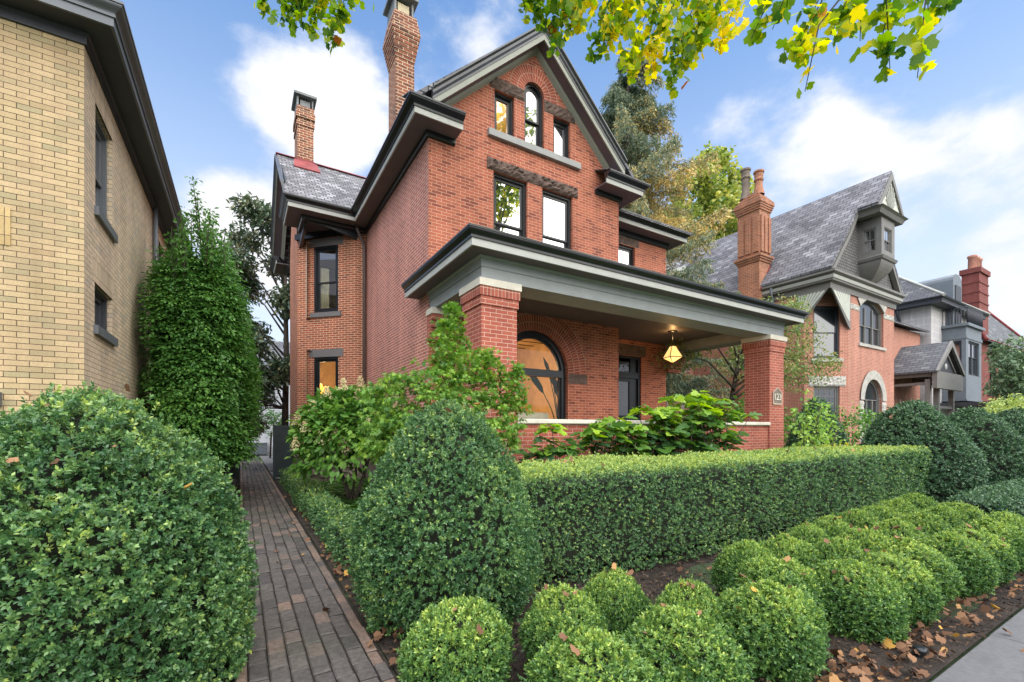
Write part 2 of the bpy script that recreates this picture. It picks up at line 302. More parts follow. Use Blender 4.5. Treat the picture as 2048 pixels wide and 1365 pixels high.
# ------------------------------------------------------------------ mesh builder
UP = Vector((0, 0, 1))
class MB:
    def __init__(s): s.v = []; s.f = []; s.m = []; s.uv = {}; s.sm = set()
    def poly(s, pts, mat=0, uv=None):
        i = len(s.v); s.v.extend(tuple(p) for p in pts); s.f.append(tuple(range(i, i + len(pts)))); s.m.append(mat)
        if uv: s.uv[len(s.f) - 1] = uv
    def box(s, x0, x1, y0, y1, z0, z1, mat=0):
        s.obox((0, 0, 0), (1, 0, 0), (0, 1, 0), x0, x1, y0, y1, z0, z1, mat)
    def obox(s, O, U, V, u0, u1, v0, v1, z0, z1, mat=0, W=(0, 0, 1)):
        O, U, V, W = Vector(O), Vector(U), Vector(V), Vector(W)
        P = lambda a, b, c: O + U * a + V * b + W * c
        c = [P(a, b, d) for d in (z0, z1) for b in (v0, v1) for a in (u0, u1)]
        for q in ((0, 2, 3, 1), (4, 5, 7, 6), (0, 1, 5, 4), (2, 6, 7, 3), (0, 4, 6, 2), (1, 3, 7, 5)): s.poly([c[k] for k in q], mat)
    def prism(s, prof, off, mat=0):
        off = Vector(off); a = [Vector(p) for p in prof]; b = [p + off for p in a]; n = len(a)
        for i in range(n): s.poly([a[i], a[(i + 1) % n], b[(i + 1) % n], b[i]], mat)
        s.poly(a, mat); s.poly(b[::-1], mat)
    def sweep(s, prof, path, mat=0, closed=False):
        """closed profile of (out, z) carried along a plan path; out is to the right-hand side of travel"""
        P = [Vector((p[0], p[1])) for p in path]; n = len(P); rings = []
        for i in range(n):
            ds = []
            if i > 0 or closed: ds.append((P[i] - P[i - 1]).normalized())
            if i < n - 1 or closed: ds.append((P[(i + 1) % n] - P[i]).normalized())
            ns = [Vector((d.y, -d.x)) for d in ds]
            m = ns[0] if len(ns) == 1 else (ns[0] + ns[1]) / (1 + ns[0].dot(ns[1]))
            rings.append([Vector((P[i].x + m.x * o, P[i].y + m.y * o, z)) for o, z in prof])
        k = len(prof)
        for i in range(n if closed else n - 1):
            A, B = rings[i], rings[(i + 1) % n]
            for j in range(k): s.poly([A[j], B[j], B[(j + 1) % k], A[(j + 1) % k]], mat)
        if not closed: s.poly(rings[0][::-1], mat); s.poly(rings[-1], mat)
    def tube(s, pts, rad, seg=8, mat=0, cap=True):
        pts = [Vector(p) for p in pts]; rr = rad if isinstance(rad, (list, tuple)) else [rad] * len(pts)
        rings = []; ref = None
        for i, p in enumerate(pts):
            d = (pts[min(i + 1, len(pts) - 1)] - pts[max(i - 1, 0)]).normalized()
            if ref is None: ref = (Vector((1, 0, 0)) if abs(d.x) < .8 else Vector((0, 1, 0)))
            a = (ref - d * ref.dot(d)).normalized(); b = d.cross(a); ref = a
            i0 = len(s.v); rings.append(i0)
            for k in range(seg):
                t = 2 * math.pi * k / seg; s.v.append(tuple(p + (a * math.cos(t) + b * math.sin(t)) * rr[i]))
        for A, B in zip(rings, rings[1:]):
            for k in range(seg):
                s.f.append((A + k, A + (k + 1) % seg, B + (k + 1) % seg, B + k)); s.m.append(mat); s.sm.add(len(s.f) - 1)
        if cap:
            for A, rev in ((rings[0], True), (rings[-1], False)):
                q = list(range(A, A + seg)); s.f.append(tuple(q[::-1] if rev else q)); s.m.append(mat)
    def lathe(s, c, prof, seg=16, mat=0):
        rings = []
        for r, z in prof:
            rings.append(len(s.v))
            for k in range(seg):
                t = 2 * math.pi * k / seg; s.v.append((c[0] + r * math.cos(t), c[1] + r * math.sin(t), c[2] + z))
        for A, B in zip(rings, rings[1:]):
            for k in range(seg):
                s.f.append((A + k, A + (k + 1) % seg, B + (k + 1) % seg, B + k)); s.m.append(mat); s.sm.add(len(s.f) - 1)
    def wall(s, O, U, outer, holes=(), depth=.16, mat=0, N=None, rmat=None):
        """planar wall with real openings and their reveals; 2-D loops in (u, z) from O"""
        O, U = Vector(O), Vector(U).normalized(); N = Vector(N) if N else Vector((U.y, -U.x, 0))
        P = lambda q, d=0: O + U * q[0] + UP * q[1] - N * d
        loops = [outer] + list(holes)
        flat = [q for l in loops for q in l]
        for t in tessellate_polygon([[Vector((q[0], q[1], 0)) for q in l] for l in loops]):
            pts = [P(flat[i]) for i in t]
            if (pts[1] - pts[0]).cross(pts[2] - pts[0]).dot(N) < 0: pts.reverse()
            s.poly(pts, mat)
        for l in holes:
            for a, b in zip(l, l[1:] + l[:1]): s.poly([P(a), P(b), P(b, depth), P(a, depth)], mat if rmat is None else rmat)
    def build(s, name, mats, parent=None, smooth=False, uvs=True):
        me = bpy.data.meshes.new(name)
        L = Vector((0, 0, 0)); q = parent
        while q is not None: L += q.location; q = q.parent
        me.from_pydata([(a - L.x, b - L.y, c - L.z) for a, b, c in s.v], [], s.f)
        for m in (mats if isinstance(mats, (list, tuple)) else [mats]): me.materials.append(m)
        me.polygons.foreach_set('material_index', s.m)
        if smooth or s.sm: me.polygons.foreach_set('use_smooth', [smooth or i in s.sm for i in range(len(s.f))])
        if uvs:
            lay = me.uv_layers.new(name='UVMap')
            for p in me.polygons:
                cu = s.uv.get(p.index); n = p.normal
                if abs(n.z) > .985: t, b = Vector((1, 0, 0)), Vector((0, 1, 0))
                else:
                    t = UP.cross(n).normalized(); b = n.cross(t)
                    if abs(t.x) > abs(t.y):
                        if t.x < 0: t = -t
                    elif t.y < 0: t = -t
                for k, li in enumerate(p.loop_indices):
                    co = me.vertices[me.loops[li].vertex_index].co + L
                    lay.data[li].uv = cu[k] if cu else (co.dot(t), co.dot(b))
        o = bpy.data.objects.new(name, me); COL.objects.link(o)
        if parent: o.parent = parent
        return o

def tag(o, label=None, cat=None, group=None, kind=None):
    if label: o['label'] = label
    if cat: o['category'] = cat
    if group: o['group'] = group
    if kind: o['kind'] = kind
    return o
def thing(name, loc, label, cat, group=None):
    o = bpy.data.objects.new(name, None); COL.objects.link(o); o.location = loc; o.empty_display_size = .2
    return tag(o, label, cat, group)
def copy_tree(o, parent=None):
    c = o.copy(); COL.objects.link(c); c.parent = parent
    for ch in [x for x in bpy.data.objects if x.parent == o]: copy_tree(ch, c)
    return c

# ------------------------------------------------------------------ leaf meshes (numpy)
def rng(seed): return np.random.default_rng(seed)
def unit(a): return a / np.maximum(np.linalg.norm(a, axis=-1, keepdims=True), 1e-9)
def wob(p, seed, f, n=7):
    r = rng(seed); out = np.zeros(len(p))
    for i in range(n):
        k = unit(r.normal(size=3)) * f * (.6 + 1.1 * r.random()); out += np.sin(p @ k + r.random() * 6.28)
    return out / n * 1.6
def leaf_geo(P, D, Nn, Ln, W, tmpl, curl=.25, fold=.2):
    """tmpl rows (a along, b across); leaves folded along the midrib and curled down"""
    D = unit(D); S = unit(np.cross(D, Nn)); N2 = np.cross(S, D)
    Ln = np.broadcast_to(Ln, len(P))[:, None]; W = np.broadcast_to(W, len(P))[:, None]
    out = [P + D * (a * Ln) + S * (b * W) + N2 * ((abs(b) * fold) * W - curl * a * a * Ln) for a, b in tmpl]
    return np.stack(out, 1)
DIAM = [(0, 0), (.5, .5), (1, 0), (.5, -.5)]
OVAL = [(0, 0), (.22, .36), (.55, .46), (1, 0), (.55, -.46), (.22, -.36)]
TULIP = [(0, 0), (.02, .3), (.25, .55), (.42, .36), (.75, .5), (1.0, .22), (.86, 0), (1.0, -.22), (.75, -.5), (.42, -.36), (.25, -.55), (.02, -.3)]
PALM = [(0, 0), (.05, .16), (.1, .62), (.33, .17), (.62, .55), (.56, .12), (1, 0), (.56, -.12), (.62, -.55), (.33, -.17), (.1, -.62), (.05, -.16)]
OAKL = [(0, 0), (.0, .25), (.22, .52), (.3, .28), (.55, .58), (.6, .26), (.85, .3), (1, 0), (.85, -.3), (.6, -.26), (.55, -.58), (.3, -.28), (.22, -.52), (.0, -.25)]
class NB:
    def __init__(s): s.parts = []
    def add(s, verts, tint, mat=0):   # verts (N,k,3), tint (N,)
        s.parts.append((np.asarray(verts, dtype=np.float32), np.broadcast_to(tint, len(verts)).astype(np.float32), mat)); return s
    def build(s, name, mats, parent=None, loc=(0, 0, 0), smooth=False):
        me = bpy.data.meshes.new(name); V = []; li = []; ls = []; T = []; mi = []; vo = 0; lo = 0
        for v, t, m in s.parts:
            n, k, _ = v.shape; V.append(v.reshape(-1, 3)); li.append(np.arange(vo, vo + n * k)); ls.append(lo + np.arange(n) * k)
            T.append(np.repeat(t, k)); mi.append(np.full(n, m)); vo += n * k; lo += n * k
        V = np.concatenate(V) - np.array(loc, dtype=np.float32); li = np.concatenate(li); ls = np.concatenate(ls); T = np.concatenate(T); mi = np.concatenate(mi)
        me.vertices.add(len(V)); me.vertices.foreach_set('co', V.ravel())
        me.loops.add(len(li)); me.loops.foreach_set('vertex_index', li.astype(np.int32))
        me.polygons.add(len(ls)); me.polygons.foreach_set('loop_start', ls.astype(np.int32))
        for m in (mats if isinstance(mats, (list, tuple)) else [mats]): me.materials.append(m)
        me.polygons.foreach_set('material_index', mi.astype(np.int32))
        me.update(calc_edges=True)
        a = me.attributes.new('tint', 'FLOAT', 'POINT'); a.data.foreach_set('value', T)
        me.validate()
        o = bpy.data.objects.new(name, me); COL.objects.link(o)
        if parent is not None: o.parent = parent
        else: o.location = loc
        return o

def shoots(P, N, k, Ln, W, r, up=.35, spread=.55, tint0=.4, tintv=.18, young=0.0, tmpl=DIAM, step=.34, curl=.2):
    """leafy shoots: k leaves in opposite pairs along a short twig from every surface point"""
    n = len(P); D = unit(N * .9 + r.normal(size=(n, 3)) * spread + np.array([0, 0, up]))
    Ln = np.broadcast_to(Ln, n)
    side = unit(np.cross(D, unit(r.normal(size=(n, 3))))); oth = np.cross(D, side); nb = NB()
    base_t = tint0 + r.normal(size=n) * tintv
    allv = []; allt = []
    for j in range(k):
        s = side if (j // 2) % 2 == 0 else oth
        sg = 1 if j % 2 == 0 else -1
        pos = P + D * (Ln * step * (j // 2 + .3))[:, None]
        tip = j / max(k - 1, 1)
        d = unit(s * sg * (1 - .45 * tip) + D * (.45 + .7 * tip) + r.normal(size=(n, 3)) * .28)
        nn = unit(D + r.normal(size=(n, 3)) * .35)
        sc = .75 + .5 * r.random(n)
        allv.append(leaf_geo(pos, d, nn, Ln * sc, W * sc * (Ln / Ln.mean()), tmpl, curl))
        allt.append(base_t + r.normal(size=n) * .1 + young * tip)
    return np.concatenate(allv), np.clip(np.concatenate(allt), 0, 1)

def revolve_pts(prof, n, r):
    prof = np.array(prof, dtype=float); seg = np.diff(prof, axis=0); ln = np.hypot(seg[:, 0], seg[:, 1])
    w = ln * (prof[:-1, 0] + prof[1:, 0] + .02); i = r.choice(len(seg), n, p=w / w.sum()); t = r.random(n)
    rad = prof[i, 0] + seg[i, 0] * t; z = prof[i, 1] + seg[i, 1] * t; a = r.random(n) * 2 * math.pi
    nr = seg[i, 1] / ln[i]; nz = -seg[i, 0] / ln[i]; c, s_ = np.cos(a), np.sin(a)
    return np.stack([rad * c, rad * s_, z], 1), np.stack([nr * c, nr * s_, nz], 1)
def core_quads(prof, k=.9, seg=28, seed=0):
    prof = [(r_ * k, z * (.97 if z > .3 else 1)) for r_, z in prof]; q = []
    for (r0, z0), (r1, z1) in zip(prof, prof[1:]):
        for j in range(seg):
            a, b = 2 * math.pi * j / seg, 2 * math.pi * (j + 1) / seg
            q.append([(r0 * math.cos(a), r0 * math.sin(a), z0), (r0 * math.cos(b), r0 * math.sin(b), z0), (r1 * math.cos(b), r1 * math.sin(b), z1), (r1 * math.cos(a), r1 * math.sin(a), z1)])
    return np.array(q)
def dome_profile(rad, H, p=2.3, foot=.82, n=14, pz=None, belly=.38):
    out = []
    for i in range(n + 1):
        t = i / n
        if t < belly: R_ = rad * (foot + (1 - foot) * math.sin(t / belly * math.pi / 2))
        else:
            s_ = (t - belly) / (1 - belly); R_ = rad * max(0, 1 - s_ ** p) ** (1 / (pz or 1.55))
        out.append((max(R_, .001), t * H))
    return out
def round_shrub(name, prof, n, k, Ln, W, seed, mat, bump_=.04, bf=9, young_lit_top=.0, up=.3, tint0=.38, loc=(0, 0, 0), tintv=.16, spread=.55, clump=.22, depth=.09, core=.80):
    r = rng(seed); P, N = revolve_pts(prof, n, r)
    w = wob(P, seed + 5, bf) + .5 * wob(P, seed + 6, bf * 2.3); w = w - .5 * np.maximum(0, -w - .4) + (r.random(n) < .03) * 1.2; P = P + N * np.maximum(w * bump_, -.055)[:, None] - N * (depth * r.random(n) ** 1.8)[:, None]
    yt = np.clip(N[:, 2], 0, 1) ** 1.5 * young_lit_top  # upward shoots tinted lighter: new growth plus painted top light
    v, t = shoots(P, N, k, Ln, W, r, up=up, tint0=tint0 + yt + wob(P, seed + 9, bf * .6) * clump * .5, tintv=tintv, young=.18, spread=spread)
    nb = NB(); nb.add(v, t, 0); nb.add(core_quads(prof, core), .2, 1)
    for p_, t_, m_ in [nb.parts[0], nb.parts[1]]: pass
    o = nb.build(name, [mat, M['core']]); o.location = loc
    return o

# ------------------------------------------------------------------ ground, path, pavement
def setting():
    g = MB(); g.poly([(-300, -300, -.03), (300, -300, -.03), (300, 300, -.03), (-300, 300, -.03)])
    tag(g.build('ground', M['grassy']), kind='structure')
    b = MB(); nx, ny = 90, 60
    X = np.linspace(-6, 30, nx); Y = np.linspace(1.06, 24, ny)
    def bed(x, y, z0):                       # gently uneven planting bed either side of the path
        return z0 + .03 * math.sin(x * 1.7 + y) + .02 * math.sin(3.1 * y - x) - .01
    for xs, nm in (((-1.64, -.06), 0), ((.87, 30), 1)):
        nxx = 12 if nm == 0 else 90
        XX = [xs[0] + (xs[1] - xs[0]) * i / nxx for i in range(nxx + 1)]
        YY = [1.06 + 22 * i / 70 for i in range(71)]
        def z(x, y):
            e = min(1, (y - 1.06) / .35, (x - xs[0] + .02) / .15, (xs[1] - x + .02) / .15)
            return bed(x, y, .0) * max(e, 0) + .012 * max(e, 0)
        for i in range(nxx):
            for j in range(70):
                q = [(XX[a], YY[c], z(XX[a], YY[c])) for a, c in ((i, j), (i + 1, j), (i + 1, j + 1), (i, j + 1))]
                b.poly(q)
    tag(b.build('mulch_bed', M['soil'], smooth=True), kind='structure')
    s = MB()
    for i in range(-6, 30):                  # concrete sidewalk slabs with open joints
        x0 = 1.86 + (i - 1) * 1.62 - .15
        s.prism([(x0 + .005, 1.04, -.1), (x0 + .005, 1.04, .005), (x0 + .013, 1.03, .013), (x0 + 1.607, 1.03, .013), (x0 + 1.615, 1.04, .005), (x0 + 1.615, 1.04, -.1)], (0, -1.55, 0))
    tag(s.build('sidewalk', M['concrete']), kind='structure')
    # brick path: every paver a bevelled block
    r = rng(4); V = []; T = []
    def paver(x0, x1, y0, y1, z, t):
        e = .009; h = .009; a = z + r.normal() * .0022
        tz = r.normal(size=2) * .004
        Z = lambda x, y: a + (x - x0) * tz[0] / .1 + (y - y0) * tz[1] / .2
        top = [(x0 + e, y0 + e), (x1 - e, y0 + e), (x1 - e, y1 - e), (x0 + e, y1 - e)]; bot = [(x0, y0), (x1, y0), (x1, y1), (x0, y1)]
        tp = [(*p, Z(*p)) for p in top]; bt = [(*p, Z(*p) - h) for p in bot]; lo = [(*p, -.05) for p in bot]
        V.append(tp); T.append(t)
        for i in range(4):
            k = (i + 1) % 4; V.append([bt[i], bt[k], tp[k], tp[i]]); T.append(t * .9); V.append([lo[i], lo[k], bt[k], bt[i]]); T.append(0)
    w = .1195
    for c in range(6):
        x0 = .035 + c * w; y = .95 + (.115 if c % 2 else 0)
        while y < 25:
            l = .228 + r.normal() * .003; t = float(np.clip(.32 + r.normal() * .19 + .22 * (r.random() < .06), 0, 1))
            j = r.normal(size=2) * .002
            paver(x0 + .004 + j[0], x0 + w - .004 + j[0], y + .006, y + l - .007, .016, t); y += l
    for x0, x1 in ((-.035, .03), (.755, .83)):
        y = .95
        while y < 25:
            t = float(np.clip(.72 + r.normal() * .2, 0, 1)); paver(x0, x1, y + .003, y + .203, .026, t); y += .207
    nb = NB(); nb.add(V, np.array(T)); tag(nb.build('brick_path', M['paver']), kind='structure')
    jb = MB(); jb.box(-.05, .86, .95, 25, -.06, -.004); tag(jb.build('path_joint_sand', M['soil']), kind='structure')
    p = MB(); p.box(.9, 8, 15.9, 30, -.04, .012); tag(p.build('patio', M['concrete']), kind='structure')
    # loose mulch chips and fallen leaves
    r = rng(11); n = 15000; x = np.concatenate([r.uniform(.88, 4, 6000), r.uniform(1.5, 10, 9000)]); y = np.concatenate([r.uniform(1.07, 12, 6000) ** 1.0, r.uniform(1.07, 3.6, 9000)])
    P = np.stack([x, y, np.full(n, .02) + .02 * r.random(n) + .02 * np.sin(x * 1.7 + y) + .015 * np.sin(3.1 * y - x)], 1); a = r.random(n) * 6.28
    D = np.stack([np.cos(a), np.sin(a), r.normal(size=n) * .3], 1); Nn = np.array([0, 0, 1]) + r.normal(size=(n, 3)) * .5
    nb = NB(); nb.add(leaf_geo(P, D, Nn, .02 + .03 * r.random(n), .008 + .012 * r.random(n), [(0, -.5), (0, .5), (1, .4), (1, -.4)], .1), np.clip(r.normal(size=n) * .3 + .45, 0, 1))
    tag(nb.build('mulch', M['mulch']), kind='stuff')
setting()

def leaf_litter():
    r = rng(21); pts = []
    def strip(n, x0, x1, y0, y1, z=.035):
        pts.append(np.stack([r.uniform(x0, x1, n), r.uniform(y0, y1, n), np.full(n, z) + .02 * r.random(n)], 1))
    strip(260, 3.0, 9, 1.08, 1.5); strip(80, 2.9, 4.4, 1.08, 1.45); strip(60, 2.3, 3.6, 1.1, 1.5); strip(170, .86, 1.12, 1.8, 6.5); strip(25, .86, 1.2, 6.5, 12); strip(12, 0, .82, 2.4, 9, .03); strip(25, 2.5, 4.6, 2.4, 3.3); strip(10, 4, 9, .2, 1.0, .02); strip(6, .86, 1.3, 1.2, 1.8)
    P = np.concatenate(pts); n = len(P); a = r.random(n) * 6.28
    D = np.stack([np.cos(a), np.sin(a), r.normal(size=n) * .25 + .1], 1); Nn = np.array([0, 0, 1]) + r.normal(size=(n, 3)) * .45
    L = .025 + .05 * r.random(n) ** 1.5
    nb = NB(); nb.add(leaf_geo(P, D, Nn, L, L * (.7 + .3 * r.random(n)), TULIP, -.45, -.5), np.clip(r.normal(size=n) * .25 + .45, 0, 1))
    tag(nb.build('leaf_litter', M['litter']), kind='stuff')
leaf_litter()

# ------------------------------------------------------------------ windows
def ring_pts(c, r_, a0, a1, n): return [(c[0] + r_ * math.cos(a0 + (a1 - a0) * i / n), c[1] + r_ * math.sin(a0 + (a1 - a0) * i / n)) for i in range(n + 1)]
def arch_loop(x0, x1, z0, zs, n=24):
    if isinstance(zs, tuple):                # segmental head: (centre x, centre z, radius, half width) of the outer opening
        cx, cz, rad, hw = zs; h = (x1 - x0) / 2; rad = rad - (hw - h); a = math.acos(min(1, h / rad))
        return [(x0, z0), (x1, z0)] + ring_pts((cx, cz), rad, a, math.pi - a, n)
    c = ((x0 + x1) / 2, zs); return [(x0, z0), (x1, z0)] + ring_pts(c, (x1 - x0) / 2, 0, math.pi, n)[0:] 
def frame_ring(mb, O, U, N, outer, inner, d0, d1, mat=0):
    """band between two loops of equal length, from depth d0 (front) to d1 (back), measured into the wall"""
    O, U, N = Vector(O), Vector(U), Vector(N); P = lambda q, d: O + U * q[0] + UP * q[1] - N * d
    n = len(outer)
    for i in range(n):
        k = (i + 1) % n
        mb.poly([P(outer[i], d0), P(outer[k], d0), P(inner[k], d0), P(inner[i], d0)], mat)
        mb.poly([P(inner[i], d0), P(inner[k], d0), P(inner[k], d1), P(inner[i], d1)], mat)
        mb.poly([P(outer[i], d0), P(outer[k], d0), P(outer[k], d1), P(outer[i], d1)], mat)
def rect(x0, x1, z0, z1): return [(x0, z0), (x1, z0), (x1, z1), (x0, z1)]
def window(parent, O, U, N, x0, x1, z0, z1, pane='glass', rail=.5, frame=.055, sash=.05, trim='black', set_=.07, arch=None, mull=0, bars=(0, 0), name='window'):
    """double-hung window filling an opening; child of its house, with sash and pane under it"""
    O, U, N = Vector(O), Vector(U), Vector(N)
    L = lambda e: (rect(x0 + e, x1 - e, z0 + e, z1 - e) if arch is None else arch_loop(x0 + e, x1 - e, z0 + e, arch))
    f = MB(); frame_ring(f, O, U, N, L(0), L(frame), set_, set_ + .09); frame_ring(f, O, U, N, L(frame), L(frame + .018), set_ + .03, set_ + .09)
    w = f.build(name, M[trim], parent, uvs=False)
    s = MB(); e = frame + .018
    xa, xb, za, zb = x0 + e, x1 - e, z0 + e, z1 - e
    d = set_ + .045
    if rail:
        zm = z0 + (z1 - z0) * rail
        up = rect(xa, xb, zm - .02, zb) if arch is None else arch_loop(xa, xb, zm - .02, arch)
        ui = rect(xa + sash, xb - sash, zm + .02, zb - sash) if arch is None else arch_loop(xa + sash, xb - sash, zm + .02, arch)
        frame_ring(s, O, U, N, up, ui, d, d + .04)
        frame_ring(s, O, U, N, rect(xa, xb, za, zm + .02), rect(xa + sash, xb - sash, za + sash * 1.3, zm - .02), d + .035, d + .075)
    else:
        up = L(e); ui = L(e + sash); frame_ring(s, O, U, N, up, ui, d, d + .05)
    for i in range(mull):
        c = xa + (xb - xa) * (i + 1) / (mull + 1); s.obox(O, U, -N, c - .04, c + .04, d - .02, d + .05, za, zb if arch is None else (arch if not isinstance(arch, tuple) else z0 + (z1 - z0) * .82))
    nb_, nv = bars
    for i in range(nb_):
        c = xa + (xb - xa) * (i + 1) / (nb_ + 1); s.obox(O, U, -N, c - .01, c + .01, d + .008, d + .05, za, zb)
    for i in range(nv):
        c = za + (zb - za) * (i + 1) / (nv + 1); s.obox(O, U, -N, xa, xb, d + .01, d + .05, c - .01, c + .01)
    s.build('sash', M[trim], w, uvs=False)
    g = MB(); P = lambda q, dd: O + U * q[0] + UP * q[1] - N * dd
    if rail:
        zm = z0 + (z1 - z0) * rail
        q = rect(xa, xb, zm, zb) if arch is None else arch_loop(xa, xb, zm, arch)
        g.poly([P(a, d + .02) for a in q]); g.poly([P(a, d + .055) for a in rect(xa, xb, za, zm)])
    else: g.poly([P(a, d + .025) for a in L(e)])
    g.build('pane', M[pane], w, uvs=False)
    return w
def rock(parent, O, U, N, x0, x1, z0, z1, out=.05, depth=.12, mat='brown', seed=0, name='lintel', amp=.035, nx=22, nz=6):
    """rock-faced stone with a broken front"""
    O, U, N = Vector(O), Vector(U), Vector(N); r = random.Random(seed); mb = MB()
    nx = max(4, int((x1 - x0) / .055)) if nx == 22 else nx
    G = [[O + U * (x0 + (x1 - x0) * i / nx) + UP * (z0 + (z1 - z0) * j / nz) + N * (out * (.25 if i in (0, nx) or j in (0, nz) else 1) + (r.uniform(-amp, amp) if 0 < i < nx and 0 < j < nz else 0)) for j in range(nz + 1)] for i in range(nx + 1)]
    for i in range(nx):
        for j in range(nz): mb.poly([G[i][j], G[i + 1][j], G[i + 1][j + 1], G[i][j + 1]])
    B = lambda a, b: O + U * a + UP * b - N * depth
    for j, zz in ((0, z0), (nz, z1)):
        mb.poly([G[i][j] for i in range(nx + 1)] + [B(x1, zz), B(x0, zz)])
    for i, xx in ((0, x0), (nx, x1)): mb.poly([G[i][j] for j in range(nz + 1)] + [B(xx, z1), B(xx, z0)])
    return mb.build(name, M[mat], parent)
def slab(parent, name, mat, O, U, N, x0, x1, z0, z1, d0, d1):
    mb = MB(); mb.obox(O, U, N, x0, x1, d0, d1, z0, z1); return mb.build(name, M[mat], parent)
def arch_band(parent, O, U, N, c, radii, proud=.004, mat='brick_ring', name='brick_arch', a0=0, a1=math.pi, n=40, depth=.1):
    O, U, N = Vector(O), Vector(U), Vector(N); mb = MB(); P = lambda q, d: O + U * q[0] + UP * q[1] + N * d
    for ri, (ra, rb) in enumerate(zip(radii, radii[1:])):
        A, B = ring_pts(c, ra, a0, a1, n), ring_pts(c, rb, a0, a1, n); rm = (ra + rb) / 2; pr = proud
        for i in range(n):
            u0, u1 = rm * (a1 - a0) * i / n, rm * (a1 - a0) * (i + 1) / n; v0, v1 = ri * .19, (ri + 1) * .19
            mb.poly([P(A[i], pr), P(B[i], pr), P(B[i + 1], pr), P(A[i + 1], pr)], uv=[(u0, v0), (u0, v1), (u1, v1), (u1, v0)])
            if ri == 0: mb.poly([P(A[i], pr), P(A[i + 1], pr), P(A[i + 1], -depth), P(A[i], -depth)])
    return mb.build(name, M[mat], parent)
def room(parent, x0, x1, y0, y1, z0, z1, mat='woodroom', name='room', front=True):
    """inside of a room seen through a window: floor, ceiling, side and back walls"""
    mb = MB()
    mb.poly([(x0, y1, z0), (x1, y1, z0), (x1, y1, z1), (x0, y1, z1)]); mb.poly([(x0, y0, z0), (x0, y1, z0), (x0, y1, z1), (x0, y0, z1)]); mb.poly([(x1, y0, z0), (x1, y1, z0), (x1, y1, z1), (x1, y0, z1)])
    mb.poly([(x0, y0, z0), (x1, y0, z0), (x1, y1, z0), (x0, y1, z0)]); mb.poly([(x0, y0, z1), (x1, y0, z1), (x1, y1, z1), (x0, y1, z1)])
    return mb.build(name, M[mat], parent)
def lamp(loc, energy, name='lamp_light', col=(1, .74, .45), rad=.08, parent=None):
    d = bpy.data.lights.new(name, 'POINT'); d.energy = energy; d.color = col; d.shadow_soft_size = rad
    o = bpy.data.objects.new(name, d); COL.objects.link(o); o.location = loc
    if parent:
        o.parent = parent; o.location = Vector(loc) - parent.location
    return o

# cornice profiles measured from the wall: (out, z)
def crown_prof(o0, o1, z0, z1):
    k = []; n = 7
    for i in range(n + 1):
        t = i / n; k.append((o0 + (o1 - o0) * (.12 + .76 * (t - .16 * math.sin(t * 2 * math.pi))), z0 + .03 + (z1 - z0 - .065) * t))
    return [(0.02 + o0 - .1, z0), (o0 + .02, z0), (o0 + .02, z0 + .03)] + k + [(o1 - .02, z1 - .03), (o1, z1 - .03), (o1, z1), (o0 - .1, z1)]
def cornice(parent, path, zs, over, fas_h=.10, crown_h=.16, crown_o=.135, name='cornice', trims=('soffit', 'fascia', 'black'), frieze=None, soff_t=.025):
    a = MB(); a.sweep([(-.02, zs), (over - .03, zs), (over - .03, zs + soff_t), (-.02, zs + soff_t)], path); c = a.build(name, M[trims[0]], parent, uvs=False)
    b = MB(); b.sweep([(over - .03, zs - .012), (over, zs - .012), (over, zs + fas_h), (over - .03, zs + fas_h)], path); b.build('fascia', M[trims[1]], c, uvs=False)
    d = MB(); d.sweep(crown_prof(over, over + crown_o, zs + fas_h, zs + fas_h + crown_h), path); d.build('gutter', M[trims[2]], c, uvs=False)
    if frieze:
        e = MB(); e.sweep([(-.01, frieze), (.05, frieze), (.07, frieze + .03), (.075, zs), (-.01, zs)], path); e.build('frieze', M['black'], c, uvs=False)
    return c

